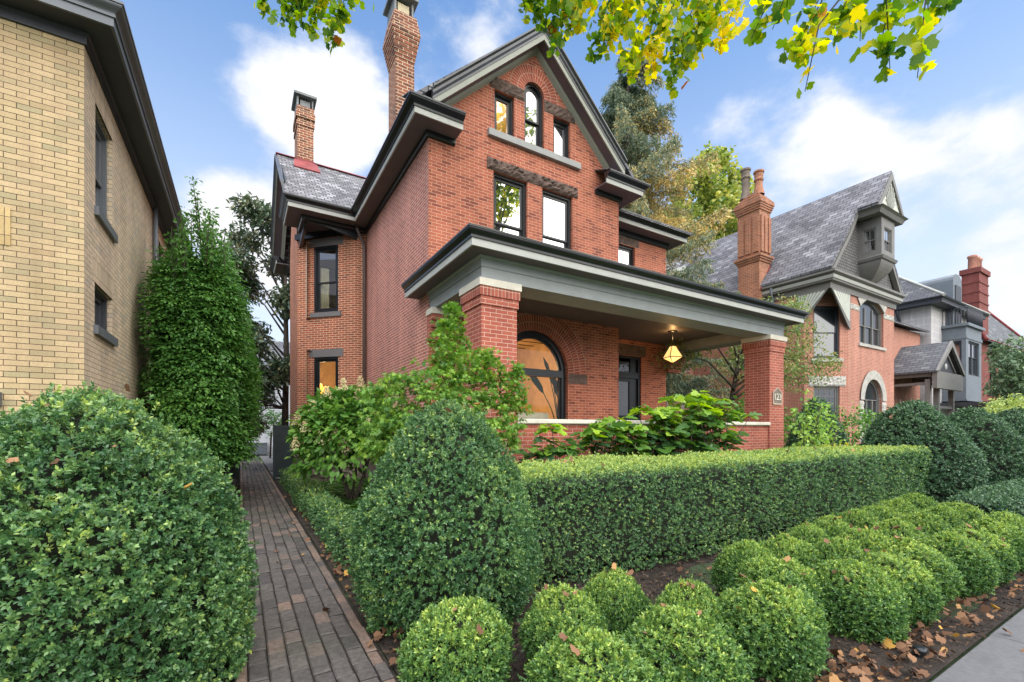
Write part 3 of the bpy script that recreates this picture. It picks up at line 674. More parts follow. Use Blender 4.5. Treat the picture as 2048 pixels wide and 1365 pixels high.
# ------------------------------------------------------------------ the red brick house
XF, YF = 3.235, 8.6; XR = 8.49; XC = 5.83
H = thing('red_brick_house', (XF, YF, 0), 'red brick gabled house with a deep front porch, black gutters and brownstone lintels', 'house')
def house_walls():
    U, N = (1, 0, 0), (0, -1, 0); O = (0, YF, 0)
    apex = 10.36; sl = .94
    gz = lambda x: apex - sl * abs(x - XC)
    f = MB()
    outer = [(XF, 0), (XR, 0), (XR, gz(XR)), (XC, apex), (XF, gz(XF))]
    holes = [rect(4.733, 5.625, 5.15, 7.27), rect(6.04, 6.943, 5.15, 7.27), rect(4.758, 5.27, 8.13, 9.08), arch_loop(5.543, 6.097, 8.13, 9.36), rect(6.362, 6.874, 8.13, 9.08), arch_loop(4.915, 6.805, 1.2, 2.95, 32)]
    f.wall(O, U, outer, holes, .2); f.build('front_wall', M['brick'], H)
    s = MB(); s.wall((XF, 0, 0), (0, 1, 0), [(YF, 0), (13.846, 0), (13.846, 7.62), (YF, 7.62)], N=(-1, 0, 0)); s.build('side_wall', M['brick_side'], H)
    s = MB(); s.wall((XR, 0, 0), (0, 1, 0), [(YF, 0), (9.6, 0), (9.6, 7.75), (YF, 7.75)], N=(1, 0, 0)); s.build('return_wall', M['brick'], H)
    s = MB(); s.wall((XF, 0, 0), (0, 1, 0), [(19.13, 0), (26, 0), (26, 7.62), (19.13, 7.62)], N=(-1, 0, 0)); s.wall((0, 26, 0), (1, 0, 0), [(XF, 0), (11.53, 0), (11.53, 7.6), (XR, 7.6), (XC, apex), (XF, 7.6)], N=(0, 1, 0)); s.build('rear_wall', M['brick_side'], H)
    # wide reveal strip of smoother brick at the front corner
    # wing set back to the right, with the front door
    w = MB(); w.wall((0, 9.6, 0), U, [(XR, 0), (11.53, 0), (11.53, 7.7), (XR, 7.7)], [rect(9.45, 10.15, 5.3, 7.06), rect(9.28, 10.42, .95, 3.78)], .2)
    w.wall((11.53, 0, 0), (0, 1, 0), [(9.6, 0), (26, 0), (26, 7.7), (9.6, 7.7)], N=(1, 0, 0)); w.build('wing_wall', M['brick'], H)
    # two-storey bay on the left side
    b = MB(); q = math.sqrt(.5)
    b.wall((0, 13.846, 0), U, [(2.943, 0), (XF, 0), (XF, 7.6), (2.943, 7.6)])
    Ob = Vector((2.943, 13.846, 0)); Ub = Vector((-q, q, 0)); Nb = Vector((-q, -q, 0)); Lb = (2.943 - 1.472) / q
    W1 = (.62, 1.47, 1.75, 3.79); W2 = (.62, 1.47, 5.15, 7.17)
    b.wall(Ob, Ub, [(0, 0), (Lb, 0), (Lb, 7.6), (0, 7.6)], [rect(W1[0], W1[1], W1[2], W1[3]), rect(W2[0], W2[1], W2[2], W2[3])], .18, N=Nb)
    b.wall((1.472, 0, 0), (0, 1, 0), [(15.317, 0), (17.66, 0), (17.66, 7.6), (16.45, 10.0), (15.317, 7.6)], N=(-1, 0, 0))
    b.wall((1.472, 17.66, 0), (q, q, 0), [(0, 0), (2.08, 0), (2.08, 7.6), (0, 7.6)], N=(-q, q, 0)); b.wall((0, 19.13, 0), U, [(2.943, 0), (XF, 0), (XF, 7.6), (2.943, 7.6)], N=(0, 1, 0))
    b.build('bay_wall', M['brick_bay'], H)
    for (a0, a1, z0, z1), pane, rail in ((W1, 'glass_dim', .26), (W2, 'glass_dim', .46)):
        wv = window(H, Ob, Ub, Nb, a0, a1, z0, z1, pane, rail, frame=.07, set_=.012)
        slab(wv, 'lintel', 'sillpaint', Ob, Ub, Nb, a0 - .17, a1 + .17, z1, z1 + .24, -.05, .012)
        slab(wv, 'sill', 'sillpaint', Ob, Ub, Nb, a0 - .11, a1 + .11, z0 - .14, z0, -.12, .05)
    # the gable triangle of the bay, dark panelling behind the rake
    # stone foundation
    fo = MB(); fo.sweep([(-.02, 0), (.05, 0), (.05, .95), (.02, 1.0), (-.02, 1.0)], [(XF, 13.846), (2.943, 13.846), (1.472, 15.317), (1.472, 17.66)][::-1] if False else [(1.472, 17.66), (1.472, 15.317), (2.943, 13.846), (XF, 13.846), (XF, YF)])
    fo2 = fo.build('foundation', M['found'], H)
    r = random.Random(3)
    for k in range(3):                                   # rock-faced courses of the foundation along the bay corner
        z0 = .1 + k * .3
        rock(fo2, (1.472, 15.317, 0), (0, 1, 0), (-1, 0, 0), 0.01, 2.3, z0, z0 + .27, .09, .02, 'found', 40 + k, 'stone_course', .04)
        rock(fo2, Ob, Ub, Nb, .03, Lb - .01, z0, z0 + .27, .09, .02, 'found', 50 + k, 'stone_course', .04)
    # arched ground-floor window
    aw = window(H, O, U, N, 4.915, 6.805, 1.2, 2.95, 'glass_clear', None, frame=.12, sash=.035, trim='black', set_=.1, arch=2.95, name='arched_window')
    slab(aw, 'transom_bar', 'black', O, U, (0, 1, 0), 5.0, 6.72, 2.84, 3.01, .09, .2)
    arch_band(aw, O, U, N, (5.86, 2.95), [.945, 1.135, 1.325, 1.516])
    for x0, x1 in ((6.82, 7.41), (4.31, 4.9)): rock(aw, O, U, N, x0, x1, 2.70, 2.945, .012, .05, 'brown', 8, 'impost_block', .008)
    # second floor pair under one brownstone lintel
    for i, (x0, x1) in enumerate(((4.733, 5.625), (6.04, 6.943))):
        wv = window(H, O, U, N, x0, x1, 5.15, 7.27, 'glass', .5, frame=.06)
    for i, (x0, x1) in enumerate(((4.572, 5.85), (5.86, 7.10))): rock(H, O, U, N, x0, x1, 7.275, 7.54, .05, .1, 'brown', 20 + i, 'lintel', .03)
    # attic trio
    window(H, O, U, N, 4.758, 5.27, 8.13, 9.08, 'glass_dim', None, frame=.05); window(H, O, U, N, 6.362, 6.874, 8.13, 9.08, 'glass_half', None, frame=.05)
    wv = window(H, O, U, N, 5.543, 6.097, 8.13, 9.36, 'glass_half', .55, frame=.055, arch=9.36, name='arched_attic_window')
    arch_band(wv, O, U, N, (5.82, 9.36), [.277, .467, .655])
    for i, (x0, x1) in enumerate(((4.634, 5.54), (6.10, 7.02))): rock(H, O, U, N, x0, x1, 9.085, 9.355, .03, .1, 'brown', 24 + i, 'lintel', .022)
    slab(H, 'attic_sill', 'greystone', O, U, N, 4.58, 7.14, 7.985, 8.125, -.15, .09)
    # wing window and front door
    wv = window(H, (0, 9.6, 0), U, N, 9.45, 10.15, 5.3, 7.06, 'glass', .5); rock(wv, (0, 9.6, 0), U, N, 9.3, 10.32, 7.07, 7.4, .015, .05, 'brown', 31, 'lintel', .012)
    d = MB(); Od = (0, 9.6, 0)
    frame_ring(d, Od, U, N, rect(9.28, 10.42, .95, 3.78), rect(9.36, 10.34, .95, 3.7), .04, .18); d.obox(Od, U, (0, 1, 0), 9.36, 10.34, .05, .17, 3.12, 3.3)
    for a, b_, z0, z1 in ((9.36, 9.52, .95, 3.12), (10.02, 10.34, .95, 3.12), (9.52, 10.02, .95, 2.0), (9.52, 10.02, 3.02, 3.12), (9.36, 9.52, 3.3, 3.7), (10.06, 10.34, 3.3, 3.7)): d.obox(Od, U, (0, 1, 0), a, b_, .1, .16, z0, z1)
    dd = d.build('front_door', M['black'], H, uvs=False)
    g = MB(); g.poly([(9.52, 9.73, 2.0), (10.02, 9.73, 2.0), (10.02, 9.73, 3.02), (9.52, 9.73, 3.02)]); g.poly([(9.52, 9.73, 3.3), (10.06, 9.73, 3.3), (10.06, 9.73, 3.62), (9.52, 9.73, 3.62)]); g.build('pane', M['glass_dark'], dd, uvs=False)
    h = MB(); h.tube([(9.5, 9.66, 1.85), (9.5, 9.66, 2.15)], .015); h.build('handle', M['bronze'], dd)
    rock(H, Od, U, N, 9.15, 10.62, 3.79, 4.12, .012, .05, 'brown', 33, 'door_lintel', .01)
house_walls()

def house_roofs():
    # main cornice: short return on the front, down the left side, round the gabled bay
    cornice(H, [(1.5, 14.75), (1.5, 13.78), (XF, 13.78), (XF, YF), (3.80, YF)][::1], 7.60, .44, frieze=7.49)
    cornice(H, [(7.66, YF), (XR, YF), (XR, 9.4)], 7.66, .44, frieze=7.55)
    cornice(H, [(XR + .02, 9.6), (11.53, 9.6), (11.53, 14)], 7.46, .44, frieze=7.30, name='wing_cornice')
    cornice(H, [(1.9, 19.13), (1.5, 19.13), (1.5, 18.25)], 7.60, .44, frieze=7.49)
    # sloping lids over the returns
    for x0, x1, z in ((2.68, 3.80, 7.855), (7.66, 9.05, 7.915)):
        lid = MB(); lid.prism([(x0, 8.04, z), (x1, 8.04, z), (x1, YF, z + .24), (x0, YF, z + .24)], (0, 0, .02)); lid.build('return_roof', M['slate'], H)
    # soffit over the open corner of the bay and its dark beams
    so = MB(); so.prism([(1.5, 13.75, 7.612), (3.2, 13.75, 7.612), (3.2, 14.2, 7.612), (1.5, 15.9, 7.612)], (0, 0, .02)); so.build('bay_soffit', M['soffit'], H, uvs=False)
    be = MB(); be.obox((0, 0, 0), (1, 0, 0), (0, 1, 0), 1.52, 3.2, 13.80, 13.90, 7.47, 7.61); q = math.sqrt(.5)
    be.obox((2.943, 13.846, 0), (-q, q, 0), (-q, -q, 0), -.05, 2.1, .0, .08, 7.43, 7.6)
    n = 8                                                # curved corner bracket
    pr = [(1.52, 13.90, 7.47), (1.52, 15.32, 7.47), (1.52, 15.32, 7.2)] + [(1.52, 15.32 - 1.42 * math.sin(i / n * math.pi / 2), 7.2 + .26 * (1 - math.cos(i / n * math.pi / 2))) for i in range(1, n + 1)]
    be.prism(pr, (.08, 0, 0)); pr2 = [(2.95, 13.81, 7.47), (1.55, 13.81, 7.47)] + [(1.55 + 1.40 * i / n, 13.81, 7.465 - .22 * (i / n) ** 2) for i in range(n + 1)]
    be.prism(pr2, (0, .08, 0)); be.build('bay_bracket', M['black'], H, uvs=False)
    # main roof slopes (ridge runs back), right slope, wing roof
    sl = .915; zr = 10.66; r_ = MB()
    L_ = lambda x: zr - sl * abs(x - XC)
    r_.prism([(2.72, 8.25, L_(2.72)), (XC, 8.25, zr), (XC, 8.25, zr + .09), (2.70, 8.25, L_(2.72) + .09)], (0, 18, 0))
    r_.prism([(XC, 8.25, zr), (9.0, 8.25, L_(9.0)), (9.02, 8.25, L_(9.0) + .09), (XC, 8.25, zr + .09)], (0, 18, 0))
    r_.prism([(XR, 9.0, 7.62), (12.0, 9.0, 7.62), (XR, 12.6, 10.0)], (0, 0, .06)); r_.prism([(12.0, 9.0, 7.62), (12.0, 26, 7.62), (XR, 26, 10.0), (XR, 12.6, 10.0)], (0, 0, .06))
    r_.build('roof', M['slate'], H)
    b = MB(); yr = 16.45; zb = 10.52                       # bay gable roof, ridge running left-right
    b.prism([(.98, 13.27, 7.83), (5.2, 13.27, 7.83), (5.2, yr, zb), (.98, yr, zb)], (0, .03, .08)); b.prism([(.98, 19.63, 7.83), (5.2, 19.63, 7.83), (5.2, yr, zb), (.98, yr, zb)], (0, -.03, .08))
    rb = b.build('bay_roof', M['slate'], H)
    c = MB(); c.prism([(.95, yr - .09, zb + .05), (.95, yr, zb + .12), (.95, yr + .09, zb + .05)], (3.6, 0, 0)); c.build('ridge_cap', M['redflash'], rb, uvs=False)
    # rakes: sheared prisms so they meet cleanly at the apex; profile in (y, z) at the apex plane
    def rake(xc, z0, y0, ends, slope, axis='x'):
        for nm, mat, prof in (('rake_crown', 'rake', [(0, .24), (0, .33), (-.09, .33), (-.09, .29), (-.045, .25), (-.045, .19), (-.015, .14), (-.015, .09), (.06, .09), (.06, .33)]),
                              ('rake_fascia', 'sage', [(-.005, -.04), (-.005, .10), (.03, .10), (.03, -.04)]),
                              ('rake_soffit', 'soffit', [(.03, -.01), (.37, -.01), (.37, .04), (.03, .04)]),
                              ('rake_moulding', 'sage', [(.30, -.07), (.385, -.13), (.385, -.01), (.27, -.01)])):
            mb = MB()
            for dx in ends:
                if axis == 'x': mb.prism([(xc, y0 + a, z0 + c_) for a, c_ in prof], (dx, 0, -slope * abs(dx)))
                else: mb.prism([(y0 + a, xc, z0 + c_) for a, c_ in prof], (0, dx, -slope * abs(dx)))
            mb.build(nm, M[mat], H, uvs=False)
    rake(XC, 10.40, 8.22, (-2.66, 2.5), .935)
    rake(16.45, 10.22, 1.0, (-2.6, 2.6), .80, 'y')
    # valley flashing and downspout
    d = MB(); d.tube([(2.9, 13.62, 7.6), (2.93, 13.64, 7.45), (3.1, 13.74, 7.2), (3.15, 13.76, 7.05), (3.15, 13.76, .1)], .045, 8); d.build('downspout', M['downspout'], H)
house_roofs()

def chimney(parent, x0, x1, y0, y1, z0, z1, flare0, flare1, out, mat, caps=None):
    mb = MB(); n = max(1, int((flare1 - flare0) / .075)); mb.box(x0, x1, y0, y1, z0, flare0)
    for i in range(n):
        e = out * (i + 1) / n; a = flare0 + (flare1 - flare0) * i / n; b = flare0 + (flare1 - flare0) * (i + 1) / n; mb.box(x0 - e, x1 + e, y0 - e, y1 + e, a, b)
    m = 4
    for i in range(m):
        e = out * (1 - .28 * (i + 1) / m * 2); a = flare1 + (z1 - flare1) * i / m; b = flare1 + (z1 - flare1) * (i + 1) / m; mb.box(x0 - e, x1 + e, y0 - e, y1 + e, a, b)
    return mb.build('chimney', M[mat], parent)
c1 = chimney(H, 3.16, 3.62, 10.6, 11.2, 7.9, 11.62, 10.55, 11.22, .12, 'brick_old')
def flue_cap(par, x0, x1, y0, y1, z, h, liner):
    mb = MB()
    for (a, b) in ((x0, y0), (x1 - .04, y0), (x0, y1 - .04), (x1 - .04, y1 - .04)): mb.box(a, a + .04, b, b + .04, z, z + h)
    mb.box(x0 - .01, x0 + .012, y0 - .01, y1 + .01, z, z + h - .002); e = .1
    cx, cy = (x0 + x1) / 2, (y0 + y1) / 2
    pts = [(x0 - e, y0 - e), (x1 + e, y0 - e), (x1 + e, y1 + e), (x0 - e, y1 + e)]
    for i in range(4): mb.poly([(*pts[i], z + h - .03), (*pts[(i + 1) % 4], z + h - .03), (*pts[(i + 1) % 4], z + h + .04), (*pts[i], z + h + .04)]); mb.poly([(*pts[i], z + h + .04), (*pts[(i + 1) % 4], z + h + .04), (cx, cy, z + h + .16)])
    mb.poly([(*p, z + h - .03) for p in pts])
    c = mb.build('flue_cap', M['metal'], par, uvs=False)
    l = MB(); l.box(x0 + .09, x1 - .09, y0 + .06, y1 - .06, z, z + h * .72); l.build('flue_liner', M[liner], c, uvs=False)
flue_cap(c1, 3.14, 3.6, 10.6, 11.2, 11.62, .42, 'metal_tan')
def chimney_two():
    x0, x1, y0, y1 = 1.55, 2.03, 16.0, 16.9; mb = MB(); mb.box(x0, x1, y0, y1, 9.6, 11.75); mb.box(x0 - .03, x1 + .03, y0 - .03, y1 + .03, 11.5, 11.62); mb.box(x0 - .05, x1 + .05, y0 - .05, y1 + .05, 11.75, 11.95); mb.box(x0 - .02, x1 + .02, y0 - .02, y1 + .02, 11.95, 12.12)
    c = mb.build('chimney', M['brick_old'], H); flue_cap(c, x0, x1, y0 + .05, y1 - .05, 12.12, .38, 'metal')
    f = MB(); f.prism([(x0 - .14, 15.62, 9.88), (x1 + .16, 15.62, 9.88), (x1 + .10, y0 - .01, 10.3), (x0 - .10, y0 - .01, 10.3)], (0, -.02, .03)); f.box(x0 - .02, x1 + .02, y0 - .02, y0 - .005, 10.1, 10.4); f.build('flashing', M['redflash'], c, uvs=False)
chimney_two()

# ---- front porch
PX0, PX1, PY = 3.25, 12.11, 6.3
def porch():
    fl = MB(); fl.box(PX0 + .1, PX1 - .1, PY + .1, 9.6, .02, .92); fl.build('porch_floor', M['ceil'], H)
    for x0 in (PX0, 11.45):
        mb = MB(); x1, y1 = x0 + .66, PY + .66
        mb.box(x0, x1, PY, y1, 0, 3.58); e = .022; mb.box(x0 - e, x1 + e, PY - e, y1 + e, 3.58, 3.72)
        p = mb.build('porch_pier', M['brick_pier'], H)
        e = .042; rl = MB(); rl.box(x0 - e, x1 + e, PY - e, y1 + e, 3.72, 3.87); rl.build('rowlock_course', M['brick_row'], p)
        c = MB(); e = .06; c.box(x0 - e, x1 + e, PY - e, y1 + e, 3.87, 3.985); c.build('capstone', M['limestone'], p)
    for x0, x1, y0, y1, nm in ((3.2, 3.86, 8.3, 8.598, 'l'), (11.45, 12.05, 9.25, 9.598, 'r')):      # corbels carrying the beams at the wall
        k = MB()
        for i, (z0, z1) in enumerate(((3.75, 3.87), (3.62, 3.75), (3.5, 3.62), (3.38, 3.5))): k.box(x0, x1, y0 + i * .06, y1, z0, z1)
        q = k.build('corbel', M['brick_pier'], H); c = MB(); c.box(x0 - .02, x1, y0 - .03, y1, 3.87, 3.985); c.build('corbel_stone', M['limestone'], q)
    w = MB(); w.box(PX0 + .66, 11.45, PY + .04, PY + .36, 0, 1.683); w.build('porch_wall', M['brick_pier'], H)
    l = MB(); l.prism([(PX0 + .665, PY - .015, 1.683), (PX0 + .665, PY - .03, 1.70), (PX0 + .665, PY - .03, 1.755), (PX0 + .665, PY - .02, 1.766), (PX0 + .665, PY + .42, 1.772), (PX0 + .665, PY + .42, 1.683)], (11.445 - PX0 - .665, 0, 0)); l.build('porch_ledge', M['limestone'], H)
    b = MB()
    for x0, x1, y0, y1 in ((PX0, PX1, PY, PY + .55), (PX0, PX0 + .55, PY + .55, 8.598), (PX1 - .55, PX1, PY + .55, 9.598)):
        b.box(x0, x1, y0, y1, 3.985, 4.175)
    bm = b.build('porch_beam', M['grey'], H, uvs=False)
    b = MB(); e = .012
    b.box(PX0 - e, PX1 + e, PY - e, PY + .52, 4.178, 4.36); b.box(PX0 - e, PX0 + .52, PY + .52, 8.597, 4.178, 4.36); b.box(PX1 - .52, PX1 + e, PY + .52, 9.597, 4.178, 4.36); b.build('upper_beam', M['grey'], bm, uvs=False)
    m = MB(); m.sweep([(.012, 4.30), (.04, 4.315), (.055, 4.342), (.012, 4.342)], [(PX0, 8.59), (PX0, PY), (PX1, PY), (PX1, 9.59)]); m.build('bed_moulding', M['grey'], bm, uvs=False)
    c = MB(); c.box(PX0 + .55, PX1 - .55, PY + .55, 8.6, 4.25, 4.27); c.box(XR + .002, PX1 - .55, 8.6, 9.6, 4.25, 4.27); c.build('porch_ceiling', M['ceil'], H, uvs=False)
    cornice(H, [(PX0 - .01, 9.15), (PX0 - .01, PY - .012), (PX1 + .012, PY - .012), (PX1 + .012, 9.9)], 4.345, .32, fas_h=.10, crown_h=.16, crown_o=.08, name='porch_cornice', trims=('soffit', 'fascia', 'black'))
    r_ = MB(); z0, z1 = 4.585, 4.95
    a = [(2.87, 9.1), (2.87, 5.92), (12.49, 5.92), (12.49, 9.9)]
    r_.poly([(*a[1], z0), (*a[2], z0), (9.5, 8.6, z1), (XF, 8.6, z1)]); r_.poly([(*a[0], z0), (*a[1], z0), (XF, 8.6, z1), (XF, 9.1, z0 + .02)]); r_.poly([(*a[2], z0), (*a[3], z0), (11.5, 9.6, z1), (9.5, 9.6, z1), (9.5, 8.6, z1)])
    r_.build('porch_roof', M['darkgrey'], H)
porch()

def interiors():
    rm = room(H, 4.2, 7.7, 8.83, 13.2, 1.0, 4.15); 
    bp = MB()
    for i in range(1, 9): bp.box(4.2, 7.7, 8.9 + i * .5, 8.92 + i * .5, 4.13, 4.149)       # ceiling boards' shadow gaps
    for i in range(9): bp.box(4.3 + i * .42, 4.315 + i * .42, 13.17, 13.199, 1.0, 4.1)
    bp.build('panel_grooves', M['bark'], rm, uvs=False)
    cv = MB(); cv.box(4.9, 6.2, 13.1, 13.19, 1.9, 3.3); cv.build('wall_panel', M['plaster'], rm, uvs=False)
    room(H, 4.5, 7.1, 8.83, 11.5, 8.0, 9.6, 'woodroom', 'attic_room')
    room(H, 1.7, 3.1, 14.9, 17.0, 1.2, 4.0, 'woodroom', 'dining_room'); rm2 = room(H, 1.7, 3.1, 14.9, 17.0, 5.0, 7.3, 'plaster', 'bedroom')
    room(H, 8.6, 11.4, 9.85, 12.5, .95, 4.0, 'plaster', 'hall'); room(H, 8.6, 11.4, 9.85, 12.5, 5.0, 7.2, 'interior', 'landing')
    room(H, 4.4, 7.4, 8.83, 11.5, 4.9, 7.45, 'interior', 'front_bedroom')
    c = MB()
    for i in range(7): c.tube([(2.12 + i * .035, 14.95 + .02 * (i % 2), 5.05), (2.12 + i * .035, 14.95 + .02 * (i % 2), 6.6)], .022, 6)
    tag(c.build('curtain', M['curtain']), 'cream curtain hanging inside the upper window of the brick bay', 'curtain')
    # sofa with rolled back under the arched window
    s = thing('sofa', (5.4, 9.25, 1.0), 'ivory sofa back inside the arched ground-floor window', 'sofa')
    a = MB(); a.box(4.35, 6.55, 9.1, 9.9, 1.15, 1.45); a.build('seat', M['fabric'], s)
    a = MB(); a.prism([(4.35, 9.05, 1.15)] + [(4.35, 9.16 + .11 * math.cos(t), 1.90 + .11 * math.sin(t)) for t in [math.pi * (1 - i / 8) for i in range(9)]] + [(4.35, 9.27, 1.15)], (2.2, 0, 0)); a.build('backrest', M['fabric'], s)
    for x in (4.35, 6.35):
        a = MB(); a.box(x, x + .2, 9.08, 9.9, 1.15, 1.62); a.build('arm', M['fabric'], s)
    a = MB()
    for x, y in ((4.4, 9.12), (6.5, 9.12), (4.4, 9.85), (6.5, 9.85)): a.box(x - .03, x + .03, y - .03, y + .03, 1.0, 1.15)
    a.build('foot', M['twig'], s)
    # tall large-leaved house plant
    p = thing('house_plant', (7.22, 9.45, 1.0), 'tall bird-of-paradise plant with broad dark leaves behind the arched window', 'plant')
    a = MB(); a.lathe((7.22, 9.45, 1.0), [(.001, 0), (.16, .0), (.2, .38), (.17, .38), (.001, .36)], 16); a.build('pot', M['fabric'], p)
    r = rng(5); P = []; D = []; L_ = []; st = MB()
    for tip, ln in (((6.55, 9.35, 2.6), .85), ((7.08, 9.4, 2.55), .7), ((6.82, 9.45, 3.15), .5), ((7.3, 9.9, 2.9), .7), ((7.35, 9.5, 2.3), .6)):
        b = Vector((7.22, 9.45, 1.35)); t = Vector(tip); mid = (b + t) / 2 + Vector((0, 0, .15)); m2 = t - (t - mid).normalized() * .0; st.tube([b, mid, m2], [.018, .014, .01], 5)
        d = (t - mid).normalized(); P.append(m2 - d * .15); D.append(d + Vector((0, 0, -.1))); L_.append(ln)
    nb = NB(); nb.add(leaf_geo(np.array(P), np.array(D), np.array([[0, -1, .4]] * 5), np.array(L_), np.array(L_) * .30, OVAL, .15, .1), np.full(5, .35)); nb.build('leaf', M['plantleaf'], p, loc=p.location); st.build('stem', M['hornbeam'], p, uvs=False)
    # vases on a low table
    t = thing('coffee_table', (5.35, 10.3, 1.0), 'low wooden side table holding vases beyond the sofa', 'table'); a = MB(); a.box(4.8, 5.9, 10.0, 10.6, 1.62, 1.68); a.build('table_top', M['woodroom'], t); a = MB()
    for x, y in ((4.85, 10.05), (5.85, 10.05), (4.85, 10.55), (5.85, 10.55)): a.box(x - .03, x + .03, y - .03, y + .03, 1.0, 1.62)
    a.build('leg', M['woodroom'], t)
    a = MB(); a.lathe((5.6, 10.25, 1.68), [(.001, 0), (.09, .01), (.15, .1), (.15, .2), (.08, .29), (.06, .32), (.05, .3)], 16); tag(a.build('vase', M['orange']), 'round orange ceramic vase seen through the arched window', 'vase')
    a = MB(); a.lathe((5.2, 10.3, 1.68), [(.001, 0), (.1, .01), (.19, .12), (.2, .25), (.12, .36), (.09, .42), (.075, .4)], 16); tag(a.build('vase', M['fabric']), 'pale bulbous vase beside the orange one inside the arched window', 'vase')
    # chandelier with glass drops
    ch = thing('chandelier', (5.75, 10.6, 3.1), 'row of small glass pendants hanging in the room behind the arched window', 'chandelier')
    a = MB(); a.tube([(5.75, 10.6, 4.15), (5.75, 10.6, 3.5)], .012, 6); a.box(5.3, 6.2, 10.58, 10.62, 3.46, 3.5); a.build('bar', M['bronze'], ch)
    for i in range(6):
        a = MB(); a.lathe((5.36 + i * .155, 10.6, 3.18), [(.001, 0), (.03, .03), (.035, .2), (.012, .27)], 8); a.build('glass_drop', M['bulb'] if False else M['fascia'], ch)
    lamp((5.75, 10.6, 3.0), 60, 'chandelier_light', (1, .66, .34), parent=ch)
    # attic bulb
    b = thing('ceiling_bulb', (5.0, 9.9, 9.35), 'bare glowing bulb in the left attic window', 'light bulb'); a = MB(); a.lathe((5.0, 9.9, 9.2), [(.001, 0), (.05, .03), (.06, .08), (.03, .15)], 10); a.build('globe', M['bulb'], b); a = MB(); a.tube([(5.0, 9.9, 9.35), (5.0, 9.9, 9.6)], .01, 5); a.build('flex', M['cord'], b); lamp((5.0, 9.75, 9.1), 30, 'bulb_light', parent=b)
    # amber table lamp in the bay
    t = thing('table_lamp', (2.2, 15.25, 1.2), 'glowing amber cluster lamp in the lower window of the brick bay', 'lamp'); a = MB(); a.tube([(2.2, 15.25, 1.2), (2.2, 15.25, 2.6)], .03, 8); a.build('stand', M['bronze'], t); a = MB(); r = random.Random(2)
    for i in range(16): a.lathe((2.2 + r.uniform(-.15, .15), 15.25 + r.uniform(-.15, .15), 2.5 + r.uniform(0, .42)), [(.001, 0), (.06, .03), (.07, .08), (.04, .13), (.001, .14)], 8)
    a.build('shade', M['lampglow'], t); lamp((2.25, 15.5, 3.3), 22, 'table_lamp_light', parent=t)
interiors()

def lantern():
    c = Vector((10.0, 8.1, 0)); t = thing('porch_lantern', (10.0, 8.1, 4.25), 'lit faceted amber glass pendant lantern hanging from the porch ceiling', 'lantern')
    a = MB(); a.lathe((c.x, c.y, 4.215), [(.001, 0), (.11, 0), (.12, .02), (.12, .034)], 20); a.build('canopy', M['black'], t)
    a = MB(); a.tube([(c.x, c.y, 4.22), (c.x, c.y, 3.84)], .012, 8); a.build('rod', M['black'], t)
    def ringp(rad, z, rot=R(25)): return [Vector((c.x + rad * math.cos(rot + i * math.pi / 2), c.y + rad * math.sin(rot + i * math.pi / 2), z)) for i in range(4)]
    T, B, K = ringp(.075, 3.84), ringp(.265, 3.53), ringp(.02, 3.40)
    g = MB()
    for i in range(4):
        k = (i + 1) % 4; g.poly([T[i], B[i], B[k], T[k]]); g.poly([B[i], K[i], K[k], B[k]])
    g.build('glass_shade', M['lampglass'], t, uvs=False)
    f = MB()
    for i in range(4):
        k = (i + 1) % 4
        for p, q in ((T[i], B[i]), (B[i], B[k]), (B[i], K[i]), (T[i], T[k])): f.tube([p, q], .011, 5)
    f.build('frame', M['black'], t, uvs=False)
    lamp((c.x - .05, c.y - .05, 4.08), 4, 'lantern_light', (1, .55, .2), .05, t); lamp((c.x, c.y, 3.2), 4, 'lantern_light', (1, .55, .2), .1, t)
lantern()

def plaque():
    c = Vector((11.78, PY, 2.42)); t = thing('address_plaque', c, 'bronze house-shaped number plaque 123 on the right porch pier', 'sign')
    w, h = .21, .20; pr = [(-w, -h), (w, -h), (w, h * .55), (0, h * 1.25), (-w, h * .55)]
    P = lambda q, d: (c.x + q[0], c.y - d, c.z + q[1])
    a = MB(); a.prism([P(q, .0) for q in pr], (0, -.018, 0)); a.build('plate', M['bronze'], t, uvs=False)
    b = MB(); inn = [(x * .88, z * .88 + .005) for x, z in pr]; frame_ring(b, c, (1, 0, 0), (0, -1, 0), pr, inn, -.03, -.016); b.build('rim', M['bronze_lit'], t, uvs=False)
    cu = bpy.data.curves.new('numerals', 'FONT'); cu.body = '123'; cu.size = .24; cu.extrude = .006; cu.align_x = 'CENTER'; cu.align_y = 'CENTER'
    tmp = bpy.data.objects.new('numerals', cu); COL.objects.link(tmp); me = bpy.data.meshes.new_from_object(tmp.evaluated_get(bpy.context.evaluated_depsgraph_get()))
    bpy.data.objects.remove(tmp); o = bpy.data.objects.new('numerals', me); COL.objects.link(o); me.materials.clear(); me.materials.append(M['limestone']); o.parent = t; o.location = (0, -.026, -.01); o.rotation_euler = (R(90), 0, 0)
plaque()

